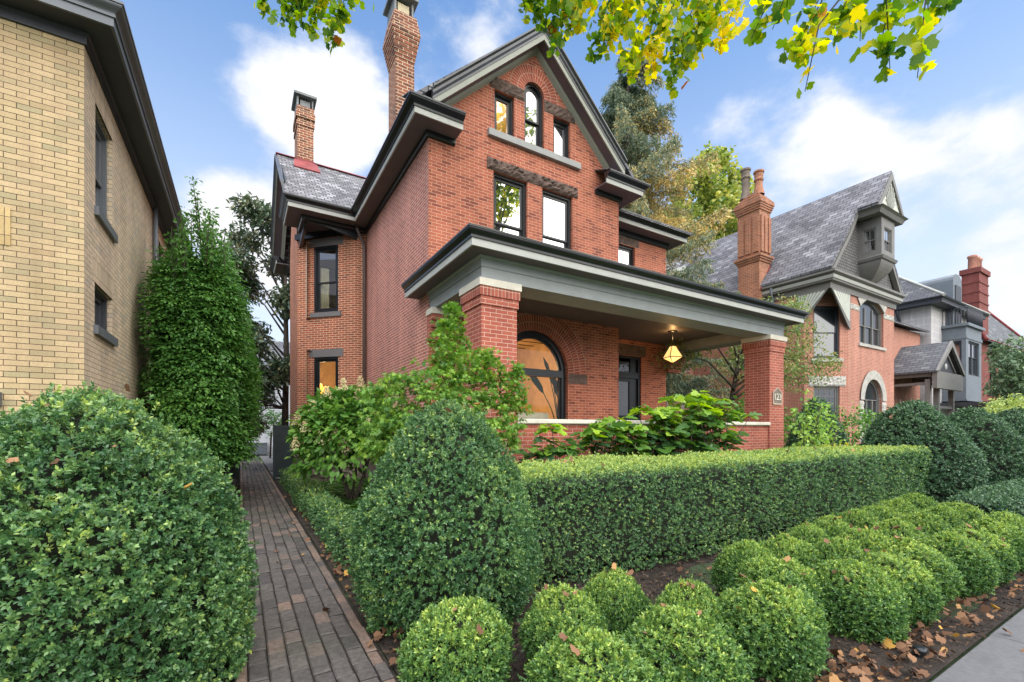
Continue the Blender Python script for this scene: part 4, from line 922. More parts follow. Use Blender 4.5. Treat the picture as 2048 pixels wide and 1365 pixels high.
# ------------------------------------------------------------------ yellow brick house on the left
def yellow_house():
    X, Y = -1.66, 7.44; t = thing('yellow_brick_house', (X, Y, 0), 'yellow brick house with wide charcoal eaves, close on the left', 'house')
    w = MB(); w.wall((0, Y, 0), (1, 0, 0), [(-12, 0), (X, 0), (X, 6.4), (-12, 6.4)], [rect(-5.6, -4.4, 1.6, 3.6), rect(-8.2, -7.0, 1.6, 3.6)])
    H2 = [rect(7.93, 8.84, 4.54, 5.93), rect(7.90, 8.84, 2.965, 3.54), rect(13.2, 14.1, 4.4, 6.0), rect(13.2, 14.1, 1.5, 3.4)]
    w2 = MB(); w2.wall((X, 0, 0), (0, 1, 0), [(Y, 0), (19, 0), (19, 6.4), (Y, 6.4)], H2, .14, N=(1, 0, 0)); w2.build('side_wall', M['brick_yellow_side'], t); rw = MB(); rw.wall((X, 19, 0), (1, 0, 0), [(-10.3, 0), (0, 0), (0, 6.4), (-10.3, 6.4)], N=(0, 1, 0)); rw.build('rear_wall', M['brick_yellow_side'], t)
    w.build('wall', M['brick_yellow'], t)
    O, U, N = (X, 0, 0), (0, 1, 0), (1, 0, 0)
    for i, h in enumerate(H2):
        (a, z0), (b, _), (_, z1) = h[0], h[1], h[2]
        wv = window(t, O, U, N, a, b, z0, z1, 'glass_half', .45 if i != 1 else None, frame=.05, trim='midgrey' if i == 0 else 'darkgrey', set_=.06)
        if i < 2: slab(wv, 'sill', 'midgrey', O, U, N, a - .06, b + .1, z0 - .115, z0, -.1, .05)
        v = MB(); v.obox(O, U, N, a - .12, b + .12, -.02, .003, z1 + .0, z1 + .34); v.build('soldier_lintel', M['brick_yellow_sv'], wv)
    for a in (-5.6, -8.2): window(t, (0, Y, 0), (1, 0, 0), (0, -1, 0), a, a + 1.2, 1.6, 3.6, 'glass_half', .5)
    v = MB(); v.obox((0, Y, 0), (1, 0, 0), (0, -1, 0), -3.4, -2.29, -.02, .012, 3.72, 4.15); v.build('soldier_panel', M['brick_yellow_v'], t)
    v = MB(); v.obox((0, Y, 0), (1, 0, 0), (0, -1, 0), -2.55, -2.36, 0, .07, 1.86, 2.02); v.build('junction_box', M['midgrey'], t)
    path = [(-12, Y), (X, Y), (X, 19), (-12, 19)]
    c = cornice(t, path, 6.465, .34, fas_h=.09, crown_h=.16, crown_o=.11, name='eave', trims=('darkgrey', 'midgrey', 'midgrey'))
    f = MB(); f.sweep([(-.01, 6.325), (.03, 6.325), (.035, 6.42), (.06, 6.44), (.06, 6.464), (-.01, 6.464)], path); f.build('frieze', M['darkgrey'], c, uvs=False)
    r_ = MB(); z0 = 6.70; r_.poly([(-12, Y - .43, z0), (X + .43, Y - .43, z0), (-5.5, 13.2, 9.6), (-12, 13.2, 9.6)]); r_.poly([(X + .43, Y - .43, z0), (X + .43, 19.43, z0), (-5.5, 13.2, 9.6)]); r_.poly([(X + .43, 19.43, z0), (-12, 19.43, z0), (-12, 13.2, 9.6), (-5.5, 13.2, 9.6)])
    r_.build('roof', M['slate_d'], t)
    d = MB(); d.tube([(X + .06, 12.3, 6.4), (X + .06, 12.3, 0)], .045, 8); d.build('downspout', M['midgrey'], t)
yellow_house()

def fences():
    for x0, x1, lab in ((-.62, -.05, 'dark green fence panel left of the brick path, half under the clipped hornbeam'), (.83, 1.44, 'dark green fence panel right of the brick path, against the brick bay')):
        t = thing('side_fence', ((x0 + x1) / 2, 15.62, 0), lab, 'fence', 'fence panels flanking the path'); a = MB(); a.box(x0 + .06, x1 - .06, 15.62, 15.66, .1, 1.68); a.build('board_panel', M['fence'], t)
        for x in (x0, x1 - .075):
            a = MB(); a.box(x, x + .075, 15.59, 15.68, 0, 1.72); a.build('post', M['fence'], t)
        for z in (.12, 1.2, 1.62):
            a = MB(); a.box(x0 + .075, x1 - .075, 15.60, 15.625, z, z + .085); a.build('rail', M['fence'], t)
    t = thing('fence', (-.62, 13.5, 0), 'dark fence boards running back beside the path beneath the hornbeams', 'fence')
    a = MB(); a.box(-.3, -.26, 12.3, 15.5, .08, 1.5); a.build('board_panel', M['fence'], t)
    for y in (12.2, 13.3, 14.4):
        a = MB(); a.box(-.33, -.23, y, y + .1, 0, 1.55); a.build('post', M['fence'], t)
fences()

def back_yard():
    t = thing('clapboard_house', (1.5, 31, 0), 'white clapboard house at the far end of the brick path', 'house')
    w = MB(); w.wall((0, 31, 0), (1, 0, 0), [(-8, -.05), (9, -.05), (9, 5.2), (-8, 5.2)], [rect(.42, 1.0, .95, 2.3), rect(3.2, 4.0, .95, 2.4), rect(-3, -2.2, .95, 2.4)]); w.box(-8, 9, 31.3, 38, 0, 5.1); w.build('wall', M['siding'], t)
    for a, b in ((.42, 1.0), (3.2, 4.0), (-3, -2.2)): window(t, (0, 31, 0), (1, 0, 0), (0, -1, 0), a, b, .95, 2.3 if a == .42 else 2.4, 'glass_half', .5, trim='fascia', bars=(1, 2))
    r_ = MB(); r_.prism([(-8.3, 30.6, 5.15), (-8.3, 38.4, 5.15), (-8.3, 34.5, 7.6)], (17.6, 0, 0)); r_.build('roof', M['slate_d'], t)
    for x, lab in ((.35, 'left grey cabinet low against the white clapboard house'), (2.2, 'right grey cabinet low against the white clapboard house')):
        q = thing('utility_cabinet', (x, 30.5, 0), lab, 'cabinet', 'grey cabinets behind'); a = MB(); a.box(x, x + .95, 30.2, 30.9, .08, .72); a.build('body', M['acgrey'], q); a = MB(); a.box(x - .02, x + .97, 30.18, 30.92, .72, .76); a.build('lid', M['metal'], q); a = MB(); a.box(x + .05, x + .9, 30.25, 30.85, 0, .08); a.build('base', M['concrete'], q)
    q = thing('patio_chair', (1.75, 24.5, 0), 'small dark metal chair on the patio beyond the fence', 'chair'); a = MB(); a.box(1.55, 1.98, 24.3, 24.72, .43, .46); a.build('seat', M['black'], q)
    a = MB()
    for i in range(5): a.tube([(1.58 + i * .09, 24.71, .46), (1.58 + i * .09, 24.76, .88)], .012, 5)
    a.tube([(1.56, 24.76, .88), (1.97, 24.76, .88)], .015, 5); a.build('backrest', M['black'], q)
    for x in (1.57, 1.96):
        for y in (24.32, 24.7): a = MB(); a.tube([(x, y, 0), (x, y, .43)], .014, 5); a.build('leg', M['black'], q)
back_yard()

# ------------------------------------------------------------------ slate-roofed neighbour on the right
def hole_arch(cx, w, z0, zs): return arch_loop(cx - w / 2, cx + w / 2, z0, zs)
SEG = (25.65, 5.72, 2.0, 1.3)
def slate_house():
    X, Y, XE = 21.5, 9.3, 28.2; t = thing('slate_roofed_house', (X, Y, 0), 'orange brick house with a tall slate gable, bracketed attic oriel and arched stone windows', 'house')
    U, N = Vector((1, 0, 0)), Vector((0, -1, 0)); O = Vector((0, Y, 0)); zc = 7.72; xs = 23.27; yc = 10.3
    w = MB(); w.wall(O, U, [(xs, 0), (XE, 0), (XE, zc), (xs, zc)], [hole_arch(25.75, 2.0, .9, 2.95), arch_loop(24.35, 26.95, 5.55, SEG)], .25)
    w.wall((X, 0, 0), (0, 1, 0), [(yc, 0), (24, 0), (24, zc), (yc, zc)], N=(-1, 0, 0)); w.wall((XE, 0, 0), (0, 1, 0), [(Y, 0), (24, 0), (24, zc), (Y, zc)], N=(1, 0, 0)); w.wall((0, 24, 0), U, [(X, 0), (XE, 0), (XE, zc), (X, zc)], N=(0, 1, 0))
    Uc = (Vector((xs, Y, 0)) - Vector((X, yc, 0))); Lc = Uc.length; Uc.normalize(); Nc = Vector((Uc.y, -Uc.x, 0)); Oc = Vector((X, yc, 0))
    w.wall(Oc, Uc, [(0, 0), (Lc, 0), (Lc, zc), (0, zc)], [rect(.42, 1.62, 4.75, 7.1), rect(.42, 1.62, 1.2, 3.5)], .25)
    w.build('wall', M['brick_orange'], t)
    wv = window(t, Oc, Uc, Nc, .42, 1.62, 4.75, 7.1, 'glass_dark', .5, trim='darkgrey'); slab(wv, 'sill', 'qstone', Oc, Uc, Nc, .3, 1.75, 4.6, 4.75, -.1, .07)
    wv = window(t, Oc, Uc, Nc, .42, 1.62, 1.2, 3.5, 'glass_dark', .5, trim='qtrim', bars=(3, 5)); rock(wv, Oc, Uc, Nc, .2, 1.9, 3.5, 3.95, .04, .1, 'qstone', 70, 'lintel', .03)
    wv = window(t, O, U, N, 24.35, 26.95, 5.55, 7.7, 'glass_dark', .42, trim='qtrim', mull=2, arch=SEG, set_=.1, name='arched_window')
    arch_band(wv, O, U, N, (25.65, 5.72), [2.0, 2.42], .05, 'qstone', 'stone_arch', a0=math.acos(.65), a1=math.pi - math.acos(.65)); slab(wv, 'sill', 'qstone', O, U, N, 24.2, 27.1, 5.42, 5.55, -.1, .07)
    for x0, x1 in ((xs + .02, 24.34), (26.96, XE - .02)): rock(t, O, U, N, x0, x1, 7.0, 7.26, .03, .05, 'qstone', 71, 'stone_band', .02)
    wv = window(t, O, U, N, 24.75, 26.75, .9, 3.95, 'glass_dark', .68, trim='qtrim', mull=2, arch=2.95, set_=.1, name='arched_door_window'); arch_band(wv, O, U, N, (25.75, 2.95), [1.0, 1.42], .06, 'qstone', 'stone_arch')
    for x0, x1 in ((24.33, 24.74), (26.76, 27.17)):
        for k in range(4): rock(wv, O, U, N, x0, x1, 1.0 + k * .48, 1.46 + k * .48, .06, .05, 'qstone', 75 + k, 'stone_jamb', .03)
    # corner cornice
    c = MB(); pr = [(-.1, zc - .1), (.06, zc - .1), (.08, zc + .12), (.22, zc + .18), (.24, zc + .42), (.36, zc + .5), (.36, zc + .6), (-.1, zc + .6)]
    c.sweep(pr, [(X, 24), (X, Y), (XE, Y), (XE, 24)]); cc = c.build('cornice', M['qtrim'], t, uvs=False)
    c = MB(); c.sweep([(.20, zc + .26), (.26, zc + .26), (.28, zc + .40), (.20, zc + .40)], [(X, 24), (X, Y), (XE, Y), (XE, 24)]); c.build('pale_band', M['qlight'], cc, uvs=False)
    # soffit under the cut corner and its two fan brackets
    c = MB(); c.poly([(X, Y, zc - .09), (xs, Y, zc - .09), (X, yc, zc - .09)]); c.build('corner_soffit', M['qtrim'], cc, uvs=False)
    for A, d, n in ((Vector((X - .02, Y, 0)), Vector((0, 1, 0)), Vector((-1, 0, 0))), (Vector((X, Y - .02, 0)), Vector((1, 0, 0)), Vector((0, -1, 0)))):
        ln = 1.05 if d.y else 1.5
        zt, zb = zc - .1, zc - 1.7; far = A + d * (ln + .25)
        bb = MB(); bb.prism([A + UP * zt + d * .02, far + UP * zt, far + UP * zb, far - d * .14 + UP * (zb + .1)], n * .06); bk = bb.build('corner_bracket', M['qtrim'], t, uvs=False)
        fan = MB(); p0 = far - d * .1 + UP * (zb + .28); nray = 8; amax = math.atan2(zt - .1 - zb - .28, -(ln + .05))                     # carved half-fan
        for i in range(nray):
            a0, a1 = math.pi / 2 + (amax - math.pi / 2) * (i + .05) / nray, math.pi / 2 + (amax - math.pi / 2) * (i + .85) / nray; rr = lambda a: (zt - .1 - zb - .28) / max(math.sin(a), .2)
            q = lambda a, r_: p0 + d * (math.cos(a) * r_) + UP * math.sin(a) * r_ + n * .075
            fan.poly([q(a0, .1), q(a0, rr(a0)), q((a0 + a1) / 2, rr((a0 + a1) / 2) * 1.03), q(a1, rr(a1)), q(a1, .1)])
        fan.build('fan_ornament', M['fanwhite'], bk, uvs=False)
    # steep slate roof, ridge running back
    xr, zr, ze = 24.9, 13.05, zc + .62; yv = 9.05; r_ = MB()
    r_.prism([(X - .38, yv, ze), (22.6, yv, ze + 1.75), (xr, yv, zr), (xr, yv, zr + .12), (22.55, yv, ze + 1.9), (X - .4, yv, ze + .1)], (0, 15.5, 0))
    r_.prism([(XE + .38, yv, ze), (27.1, yv, ze + 1.75), (xr, yv, zr), (xr, yv, zr + .12), (27.15, yv, ze + 1.9), (XE + .4, yv, ze + .1)], (0, 15.5, 0))
    # small peak that projects over the oriel
    for sx in (-1, 1): r_.prism([(xr, 8.3, zr), (xr + sx * 1.35, 8.3, zr - 1.74), (xr + sx * 1.40, 8.3, zr - 1.62), (xr, 8.3, zr + .12)], (0, .8, 0))
    rf = r_.build('roof', M['slate_q'], t)
    g = MB(); g.poly([(X, Y - .01, ze - .05), (XE, Y - .01, ze - .05), (27.0, Y - .01, ze + 1.75), (xr, Y - .01, zr), (22.7, Y - .01, ze + 1.75)]); g.build('gable_shingles', M['shingle'], t)
    v = MB()
    for sx, xe, xm in ((-1, X - .3, 22.65), (1, XE + .3, 27.1)):
        A, B, C = Vector((xe, yv, ze)), Vector((xm, yv, ze + 1.7)), Vector((xr + sx * 1.35, yv, zr - 1.7))
        for p, q in ((A, B), (B, C)):
            o = Vector((-sx * .22, 0, .0)); v.prism([p, p + o, p + o + Vector((0, .2, 0)), p + Vector((0, .2, 0))], q - p)
    for sx in (-1, 1): v.prism([(xr, 8.26, zr + .03), (xr + sx * 1.4, 8.26, zr - 1.76), (xr + sx * 1.2, 8.26, zr - 1.76), (xr, 8.26, zr - .32)], (0, .06, 0))
    v.build('bargeboard', M['qtrim'], t, uvs=False)
    pk = MB(); pk.poly([(xr - 1.2, 8.34, zr - 1.8), (xr + 1.2, 8.34, zr - 1.8), (xr, 8.34, zr - .25)]); pk.build('peak_panel', M['fanwhite'], t, uvs=False)
    fr = MB()
    for i in range(9):
        a = R(100 - 25 * 0 + (i - 4) * 11 - 10); rl = .55 + .75 * max(0, math.sin(a)) ** 5; fr.prism([(xr + .1 * math.cos(a), 8.325, zr - 1.76 + .1 * math.sin(a)), (xr + rl * math.cos(a - .03), 8.325, zr - 1.76 + rl * math.sin(a - .03)), (xr + rl * math.cos(a + .06), 8.325, zr - 1.76 + rl * math.sin(a + .06))], (0, -.02, 0))
    fr.build('peak_fan', M['qlight'], t, uvs=False)
    e = MB(); e.sweep([(-.3, zr - 2.02), (.12, zr - 2.02), (.2, zr - 1.86), (.3, zr - 1.79), (-.3, zr - 1.79)], [(xr - 1.1, 9.2), (xr - 1.1, 8.42), (xr + 1.1, 8.42), (xr + 1.1, 9.2)]); e.build('peak_cornice', M['qtrim'], t, uvs=False)
    # attic oriel on a curved corbel
    o = MB(); ox0, ox1, oy = 24.2, 25.6, 8.42; oz0, oz1 = 9.3, 11.04
    o.wall((0, oy, 0), U, [(ox0, oz0), (ox1, oz0), (ox1, oz1), (ox0, oz1)], [rect(ox0 + .3, ox1 - .3, oz0 + .25, oz1 - .42)], .1); o.wall((ox0, 0, 0), (0, 1, 0), [(oy, oz0), (Y, oz0), (Y, oz1), (oy, oz1)], [rect(oy + .2, oy + .72, oz0 + .25, oz1 - .42)], .1, N=(-1, 0, 0)); o.wall((ox1, 0, 0), (0, 1, 0), [(oy, oz0), (Y, oz0), (Y, oz1), (oy, oz1)], N=(1, 0, 0))
    ow = o.build('oriel', M['qtrim'], t, uvs=False)
    b = MB(); b.sweep([(-.1, oz0 - .14), (.05, oz0 - .14), (.1, oz0 - .02), (.04, oz0 + .03), (-.1, oz0 + .03)], [(ox0, Y), (ox0, oy), (ox1, oy), (ox1, Y)]); prev = None
    for i in range(9):                                    # bell-shaped underside
        s_ = i / 8; k = 1 - s_ ** 1.6; zz = oz0 - .14 - 1.15 * s_; q = [(ox0 + .75 * (1 - k), Y, zz), (ox0 + .75 * (1 - k) * .9, Y - .88 * k, zz), (ox1 - .75 * (1 - k) * .9, Y - .88 * k, zz), (ox1 - .75 * (1 - k), Y, zz)]
        if prev:
            for j in range(3): b.poly([prev[j], prev[j + 1], q[j + 1], q[j]])
        prev = q
    b.build('corbel', M['qtrim'], ow, uvs=False)
    for args in (((0, oy, 0), U, N, ox0 + .3, ox1 - .3), ((ox0, 0, 0), (0, 1, 0), (-1, 0, 0), oy + .2, oy + .72)): window(t, *args, oz0 + .25, oz1 - .42, 'glass', .5, frame=.04, sash=.03, trim='qtrim', set_=.02, bars=(1, 1), name='oriel_window')
    # side chimney with panelled shaft and two pots
    c = MB(); x0, x1, y0, y1 = 21.02, 21.90, 12.05, 13.1
    c.box(x0, x1, y0, y1, 0, 9.6)
    for i in range(3): e_ = .05 * (i + 1); c.box(x0 - e_, x1 + e_, y0 - e_, y1 + e_, 9.6 + i * .1, 9.7 + i * .1)
    c.box(x0 - .02, x1 + .02, y0 - .02, y1 + .02, 9.9, 12.05)
    for a in (0, .36, .72): c.box(x0 - .08, x0 - .02, y0 + .02 + a, y0 + .28 + a, 10.05, 11.75)
    for a in (0, .31, .62): c.box(x0 + .02 + a, x0 + .23 + a, y0 - .1, y0 - .02, 10.05, 11.75)
    for i in range(4): e_ = .07 + .03 * i; c.box(x0 - e_, x1 + e_, y0 - e_, y1 + e_, 12.05 + i * .1, 12.15 + i * .1)
    for i in range(6): e_ = .15 - .075 * i; c.box(x0 - e_, x1 + e_, y0 - e_, y1 + e_, 12.45 + i * .1, 12.55 + i * .1)
    ch = c.build('chimney', M['brick_orange_old'], t)
    for (px, py), h, m in (((21.4, 12.95), 1.5, 'found'), ((21.5, 12.35), 1.15, 'brick_orange_old')):
        p = MB(); p.lathe((px, py, 12.95), [(.26, 0), (.22, .2), (.18, .4), (.17, h - .5), (.21, h - .46), (.22, h - .4), (.19, h - .34), (.2, h - .1), (.24, h - .08), (.24, h), (.14, h), (.14, h - .2)], 12); p.sm.clear(); p.build('chimney_pot', M[m], ch)
    f = MB(); f.prism([(x0 - .0, y0 - .06, 8.2), (x1 + .3, y0 - .06, 8.6), (x1 + .3, y0 - .06, 9.6), (x1, y0 - .06, 9.5)], (0, .05, 0)); f.build('flashing', M['redflash'], ch, uvs=False)
    # rear cross wing with its own slate roof and gablet
    b = MB(); b.box(18.6, X - .01, 16.0, 22.0, 0, 7.6); b.build('rear_wing', M['brick_orange'], t)
    r2 = MB(); r2.prism([(18.2, 15.6, 7.6), (26, 15.6, 7.6), (26, 19.2, 12.4), (20.2, 19.2, 12.4)], (0, 0, .1)); r2.prism([(18.2, 22.4, 7.6), (18.2, 15.6, 7.6), (20.2, 19.2, 12.4)], (0, 0, .1)); r2.build('rear_roof', M['slate_q'], t)
    g2 = MB(); g2.prism([(21.2, 16.8, 9.3), (22.4, 16.8, 9.3), (21.8, 16.8, 11.0)], (0, 1.6, 0)); g2.build('gablet', M['fanwhite'], t, uvs=False)
    g2 = MB(); g2.prism([(21.62, 16.78, 9.5), (21.98, 16.78, 9.5), (21.98, 16.78, 10.0), (21.8, 16.78, 10.25), (21.62, 16.78, 10.0)], (0, -.01, 0)); g2.build('louvre', M['darkgrey'], t, uvs=False)
    w2 = window(t, (18.6, 0, 0), (0, 1, 0), (-1, 0, 0), 17, 18.2, 1.3, 3.6, 'glass_dark', .5, trim='fascia', set_=-.06)
    w2 = window(t, (0, 16.0, 0), U, N, 19.2, 20.6, 1.3, 3.4, 'glass_dark', .5, trim='fascia', set_=-.06); slab(w2, 'lintel', 'qstone', (0, 16.0, 0), U, N, 19.0, 20.8, 3.4, 3.75, -.05, .03)
    d = MB(); d.tube([(X - .3, 11.6, ze - .1), (X - .25, 11.6, ze - .5), (X - .06, 11.6, ze - .9), (X - .06, 11.6, 0)], .05, 7); d.build('downspout', M['midgrey'], t)
    # entrance porch with a front gable
    p = MB(); px0, px1, py0, py1 = 30.7, 34.4, 8.6, 10.4
    bw = MB(); bw.box(XE + .01, 35.4, 10.4, 16, 0, 7.4); bw.build('entry_wing', M['brick_orange'], t); r3 = MB(); r3.prism([(XE, 10.0, 7.4), (35.6, 10.0, 7.4), (35.6, 16, 9.4), (XE, 16, 9.4)], (0, 0, .1)); r3.build('entry_roof', M['slate_d'], t)
    for x in (px0 + .1, px1 - .1, px0 + 1.3):
        q = MB(); q.lathe((x, py0 + .12, 0), [(.13, 0), (.13, .5), (.09, .55), (.12, .8), (.08, 1.2), (.12, 1.5), (.12, 1.6)], 12); q.box(x - .11, x + .11, py0 + .01, py0 + .23, 1.6, 4.2); q.build('porch_post', M['qtrim'], t)
    for z in (2.7, 3.9): p.box(px0, px1, py0 + .06, py0 + .18, z, z + .14); p.box(px0 + .04, px0 + .16, py0 + .2, py1, z, z + .14)
    p.box(px0 - .05, px1 + .05, py0 - .04, py0 + .2, 4.34, 4.55); p.box(px0 - .05, px0 + .2, py0 + .2, py1, 4.34, 4.55); p.box(px1 - .2, px1 + .05, py0 + .2, py1, 4.34, 4.55)
    for i in range(4): p.box(px0 + .05, px0 + .1, py0 + .4 + i * .42, py0 + .44 + i * .42, 2.3, 3.2)
    pf = p.build('porch_frame', M['qtrim'], t, uvs=False)
    xm = (px0 + px1) / 2; rr = MB()
    for sx in (-1, 1): rr.prism([(xm, py0 - .35, 6.15), (xm + sx * 2.1, py0 - .35, 4.52), (xm + sx * 2.1, py0 - .35, 4.62), (xm, py0 - .35, 6.3)], (0, 3.0, 0))
    rr.build('porch_roof', M['slate_d'], t); gp = MB(); gp.poly([(xm - 1.85, py0 - .1, 4.56), (xm + 1.85, py0 - .1, 4.56), (xm, py0 - .1, 6.05)]); gp.build('porch_gable', M['darkgrey'], t, uvs=False)
    bb = MB()
    for sx in (-1, 1): bb.prism([(xm, py0 - .38, 6.32), (xm + sx * 2.15, py0 - .38, 4.58), (xm + sx * 1.9, py0 - .38, 4.58), (xm, py0 - .38, 6.0)], (0, .1, 0)); bb.prism([(xm, py0 - .16, 5.8), (xm + sx * 1.5, py0 - .16, 4.66), (xm + sx * 1.35, py0 - .16, 4.66), (xm, py0 - .16, 5.62)], (0, .05, 0))
    bb.box(xm - 2.0, xm + 2.0, py0 - .3, py0 - .1, 3.7, 4.58); bb.build('porch_bargeboard', M['qtrim'], t, uvs=False)
    ro = MB(); ro.lathe((0, 0, 0), [(.001, .02), (.16, .02), (.17, 0)], 14); ro.v = [(xm + a, py0 - .1 - c_ - .01, 4.95 + b_) for a, b_, c_ in ro.v]; ro.build('rosette', M['fascia'], t, uvs=False)
slate_house()

def stucco_house():
    X, Y = 35.8, 10.0; t = thing('stucco_house', (X, Y, 0), 'pale stucco-block house with grey bay window, iron balcony and hipped slate roof', 'house'); U, N = (1, 0, 0), (0, -1, 0)
    w = MB(); w.wall((0, Y, 0), U, [(X, 0), (43, 0), (43, 9.3), (X, 9.3)]); w.wall((X, 0, 0), (0, 1, 0), [(Y, 0), (22, 0), (22, 9.3), (Y, 9.3)], N=(-1, 0, 0)); w.wall((43, 0, 0), (0, 1, 0), [(Y, 0), (22, 0), (22, 9.3), (Y, 9.3)], N=(1, 0, 0)); w.build('wall', M['stucco'], t)
    cornice(t, [(X, 22), (X, Y), (43, Y), (43, 22)], 9.1, .65, .12, .2, .14, 'eave', ('darkgrey', 'darkgrey', 'darkgrey'))
    r_ = MB(); e = .8; z0, z1 = 9.42, 13.6; a, b, c, d = (X - e, Y - e, z0), (43 + e, Y - e, z0), (43 + e, 22 + e, z0), (X - e, 22 + e, z0); k = (39.4, 14.5, z1); k2 = (39.4, 18, z1)
    r_.poly([a, b, k]); r_.poly([a, d, k2, k]); r_.poly([b, c, k2, k]); r_.poly([c, d, k2]); rf = r_.build('roof', M['slate_d'], t)
    h = MB(); h.tube([a, k], .09, 6); h.tube([b, k], .09, 6); h.build('hip_flashing', M['fascia'], rf, uvs=False)
    bx0, bx1, by = 37.6, 40.6, 8.9; q = MB(); q.wall((0, by, 0), U, [(bx0, 3.4), (bx1, 3.4), (bx1, 7.85), (bx0, 7.85)], [rect(bx0 + .45, bx1 - .45, 4.9, 7.0)], .12); q.wall((bx0, 0, 0), (0, 1, 0), [(by, 3.4), (Y, 3.4), (Y, 7.85), (by, 7.85)], [rect(by + .2, Y - .15, 4.9, 7.0)], .12, N=(-1, 0, 0)); q.wall((bx1, 0, 0), (0, 1, 0), [(by, 3.4), (Y, 3.4), (Y, 7.85), (by, 7.85)], N=(1, 0, 0)); q.box(bx0 - .15, bx1 + .15, by - .15, Y, 7.85, 8.02); q.box(bx0 - .04, bx1 + .04, by - .04, Y, 7.1, 7.25); q.box(bx0 - .05, bx1 + .05, by - .05, Y, 3.3, 3.42)
    bay = q.build('bay', M['acgrey'], t, uvs=False)
    window(t, (0, by, 0), U, N, bx0 + .45, bx1 - .45, 4.9, 7.0, 'glass_half', .55, trim='darkgrey', mull=1); window(t, (bx0, 0, 0), (0, 1, 0), (-1, 0, 0), by + .2, Y - .15, 4.9, 7.0, 'glass_half', .55, trim='darkgrey')
    rl = MB()
    for i in range(25): x = bx0 + (bx1 - bx0) * i / 24; rl.tube([(x, by - .05, 8.02), (x, by - .05, 9.0)], .018, 4)
    for i in range(9): y = by - .05 + 1.1 * i / 8; rl.tube([(bx0, y, 8.02), (bx0, y, 9.0)], .018, 4)
    rl.tube([(bx0, Y, 9.0), (bx0, by - .05, 9.0), (bx1, by - .05, 9.0), (bx1, Y, 9.0)], .03, 5); rl.build('balcony_railing', M['darkgrey'], t, uvs=False)
    d = MB(); pr = [(38.3, 8.0), (39.9, 8.0), (39.9, 11.0)] + [(39.1 + .8 * math.cos(a), 11.0 + .45 * math.sin(a)) for a in [math.pi * i / 8 for i in range(1, 8)]] + [(38.3, 11.0)]
    d.prism([(x, Y - .35, z) for x, z in pr], (0, 4, 0)); dm = d.build('dormer', M['acgrey'], t, uvs=False); d = MB(); d.box(38.6, 39.6, Y - .4, Y - .35, 8.1, 10.7); d.build('balcony_door', M['darkgrey'], dm, uvs=False)
    p = MB(); p.box(37.2, 43, 7.4, Y - .01, 3.0, 3.2); p.box(37.4, 42.8, 7.6, 7.9, 2.6, 3.0); p.build('porch_roof', M['darkgrey'], t, uvs=False)
    for x in (37.7, 40.2, 42.5):
        c = MB(); c.lathe((x, 7.75, 0), [(.25, 0), (.22, .3), (.2, 2.5), (.28, 2.6)], 12); c.build('porch_column', M['stucco'], t)
    d = MB(); d.tube([(X - .5, 11.5, 9.1), (X - .3, 11.5, 8.7), (X - .08, 11.5, 8.4), (X - .08, 11.5, 0)], .09, 7); d.build('downspout', M['darkgrey'], t)
stucco_house()

def far_red_house():
    t = thing('deep_red_brick_house', (45, 10.5, 0), 'deep red brick house with a banded chimney and red-edged slate roof, farthest right', 'house')
    w = MB(); w.box(45, 63, 10.5, 22, 0, 7.7); w.build('wall', M['brick_deep'], t)
    c = MB(); c.box(44.2, 46.3, 9.8, 10.7, 0, 12.6)
    for z in (9.7, 10.5, 11.2, 11.9): c.box(44.16, 46.34, 9.76, 10.74, z, z + .1)
    c.box(44.1, 46.4, 9.7, 10.8, 12.6, 12.95); ch = c.build('chimney', M['brick_deep'], t)
    for x in (44.65, 45.25, 45.85):
        p = MB(); p.lathe((x, 10.25, 12.95), [(.24, 0), (.22, .8), (.27, .85), (.27, 1.0), (.16, 1.0)], 10); p.build('chimney_pot', M['brick_orange'], ch)
    r_ = MB(); r_.poly([(44, 9.4, 7.7), (64, 9.4, 7.7), (49.5, 13.0, 13.9)]); r_.poly([(44, 23, 7.7), (44, 9.4, 7.7), (49.5, 13.0, 13.9)]); r_.poly([(64, 9.4, 7.7), (64, 23, 7.7), (49.5, 13.0, 13.9)]); rf = r_.build('roof', M['slate_d'], t)
    h = MB(); h.tube([(44, 9.4, 7.75), (49.5, 13, 13.95)], .12, 6); h.tube([(49.5, 13, 13.95), (64, 9.4, 7.75)], .13, 6); h.tube([(44, 9.35, 7.8), (64, 9.35, 7.8)], .05, 6); h.build('roof_flashing', M['redflash'], rf, uvs=False)
    e = MB(); e.sweep([(-.1, 7.4), (.5, 7.4), (.6, 7.65), (-.1, 7.65)], [(45, 22), (45, 10.5), (63, 10.5)]); e.build('eave', M['darkgrey'], t, uvs=False)
    for x in (50, 54): window(t, (0, 10.5, 0), (1, 0, 0), (0, -1, 0), x, x + 1.2, 4.2, 6.4, 'glass_half', .5, set_=-.08)
    t2 = thing('slate_house_behind', (70, 14, 0), 'dark slate roof with clay chimney pots beyond the deep red house', 'house'); w = MB(); w.box(70, 84, 13, 26, 0, 8.6); w.build('wall', M['brick_deep'], t2)
    r_ = MB(); r_.prism([(69.5, 12.4, 8.6), (69.5, 26.6, 8.6), (69.5, 19.5, 15.4)], (15, 0, 0)); r_.build('roof', M['slate_d'], t2)
    c = MB(); c.box(72, 74.5, 16.5, 18, 8, 16.0); ch = c.build('chimney', M['brick_deep'], t2)
    for x in (72.4, 73.2, 74.0): p = MB(); p.lathe((x, 17.2, 16.0), [(.3, 0), (.25, 1.0), (.32, 1.1), (.32, 1.3), (.2, 1.3)], 10); p.build('chimney_pot', M['brick_orange'], ch)
    for y in (14.5, 17.5): window(t2, (70, 0, 0), (0, 1, 0), (-1, 0, 0), y, y + 1.2, 4.2, 6.4, 'glass_half', .5, set_=-.08)
